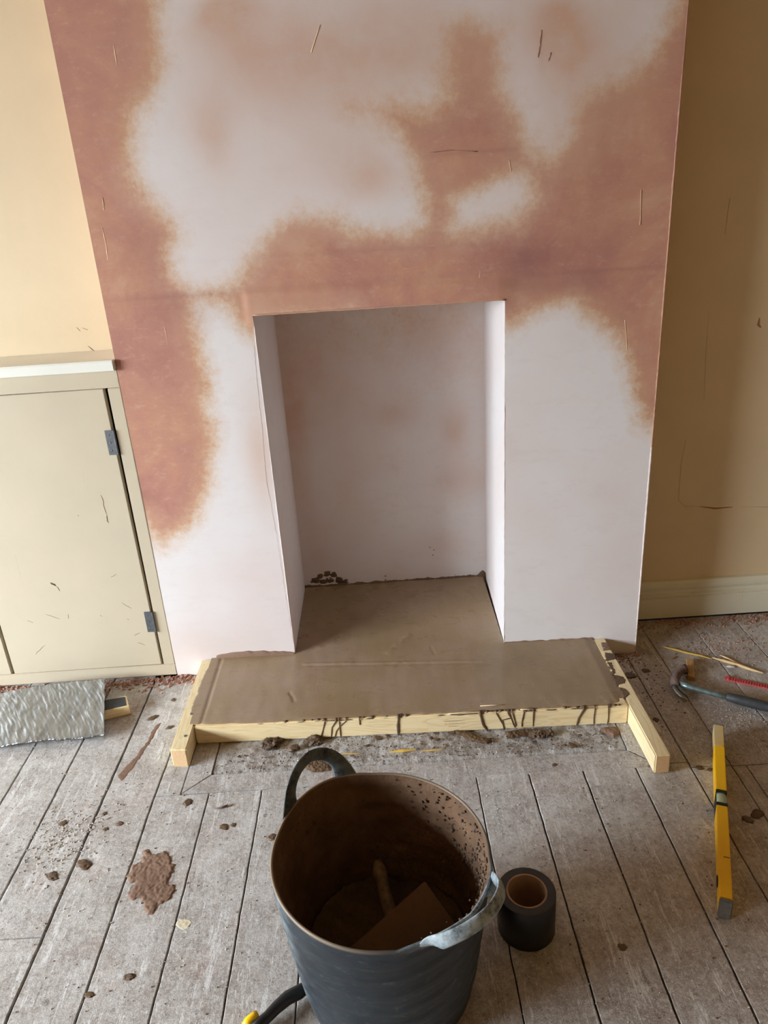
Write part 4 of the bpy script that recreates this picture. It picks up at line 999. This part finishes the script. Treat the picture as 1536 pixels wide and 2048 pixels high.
# nail
na, nb = fl(430, 1617, .004), fl(455, 1611, .004); nl = thing('nail', 'bent dark nail lying on the boards below the left border mitre', 'nail', (na.x, na.y, 0))
z_ = Vector((na.x, na.y, 0)); frombm('shank', sweep_bm([na - z_, (na + nb) / 2 - z_ + Vector((0, -.002, 0)), nb - z_], [.0018, .0026, .0028], [.0018, .0026, .0028], None, 8), M_RUST, nl, True)
frombm('nail_head', sweep_bm([nb - z_, nb - z_ + (nb - na).normalized() * .002], .0048, .0042, None, 10), M_RUST, nl)
# yellow strip bedded in the cement
for (a, b, c, d, r, lab) in ((778, 1504, 832, 1499, .0052, 'yellow wood sliver bedded in the cement behind the tub'), (842, 1502, 885, 1499, .0030, 'thinner yellow sliver right of the first one in the cement'), (672, 1509, 720, 1506, .0020, 'faint yellow sliver in the cement beside the tub handle')):
    stick('bedded_sliver', [(a, b), ((a + b * 0 + c) / 2, (b + d) / 2), (c, d)], r, M_SPLINTY, lab, 'sliver', .005)

# ------------------------------------------------------------------ fine debris (uncountable)
def crumbs(name, spots, mat, label, cat):
    """spots: list of (x,y,r); one joined mesh of tetra-like chips"""
    V, Fc = [], []
    for (x, y, r, z) in spots:
        b0 = len(V); a0 = random.uniform(0, 6.28); n = 4
        for q in range(n):
            a = a0 + q * 6.28 / n + random.uniform(-.3, .3); rr = r * random.uniform(.6, 1.2); V.append((x + rr * math.cos(a) * 1.2, y + rr * math.sin(a), z))
        for q in range(n):
            a = a0 + .3 + q * 6.28 / n + random.uniform(-.3, .3); rr = r * random.uniform(.35, .8); V.append((x + rr * math.cos(a), y + rr * math.sin(a), z + r * random.uniform(.5, 1.1)))
        for q in range(n): Fc.append((b0 + q, b0 + (q + 1) % n, b0 + n + (q + 1) % n, b0 + n + q))
        Fc.append(tuple(b0 + n + q for q in range(n)))
    me = bpy.data.meshes.new(name); me.from_pydata(V, [], Fc); o = link(name, me, mat); return tag(o, label, cat, kind='stuff')
S1, S2, S3 = [], [], []
for i in range(900):                                       # reddish rubble along the foot of the cupboard and breast
    x = random.uniform(-1.6, -.60); y = 2.146 - abs(random.gauss(0, .035)) * (1 if x < -.75 else .6); S1.append((x, y, random.uniform(.0015, .0075) * (1.25 if random.random() < .12 else 1), .0005))
for i in range(900):
    x = random.uniform(.715, 1.6); yy = 2.30 if x > .82 else 2.11; y = yy - abs(random.gauss(0, .035)); S1.append((x, y, random.uniform(.0012, .0052), .0005))
for i in range(350): S1.append((random.gauss(1.10, .12), random.gauss(2.13, .06), random.uniform(.001, .0035), .0005))
for i in range(2600):                                      # pale grit all over
    x = random.uniform(-1.3, 1.4); y = random.uniform(.8, 2.12)
    if -.66 < x < .72 and y > 1.74: continue
    if (x + .05) ** 2 + (y - 1.05) ** 2 < .03: continue
    S2.append((x, y, random.choice([.0008, .001, .0013, .002]) * random.uniform(.7, 1.3), .0006))
for i in range(500): S2.append((random.gauss(.98, .09), random.gauss(1.70, .05), random.uniform(.0008, .0028), .0006))
for i in range(420): S2.append((random.gauss(-.87, .05), random.gauss(1.47, .06), random.uniform(.0008, .003), .0006))
for i in range(500):                                       # dark grit on the cement and right floor
    S3.append((random.uniform(-.5, .62), random.uniform(1.655, 1.77), random.uniform(.001, .0035), .003))
for i in range(420): S3.append((random.uniform(-1.2, 1.3), random.uniform(.85, 1.7), random.uniform(.0008, .0025), .0006))
for i in range(200): S3.append((random.gauss(.80, .06), random.gauss(1.95, .12), random.choice([.0007, .001, .0014, .003]), .0006))
crumbs('brick_rubble', S1, M_BRICK, 'reddish brick and plaster rubble strewn along the foot of the walls', 'rubble')
crumbs('pale_grit', S2, M_DUST, 'pale plaster grit scattered over the floorboards', 'grit')
crumbs('dark_grit', S3, M_LUMP, 'dark mortar crumbs scattered over floor and cement', 'grit')
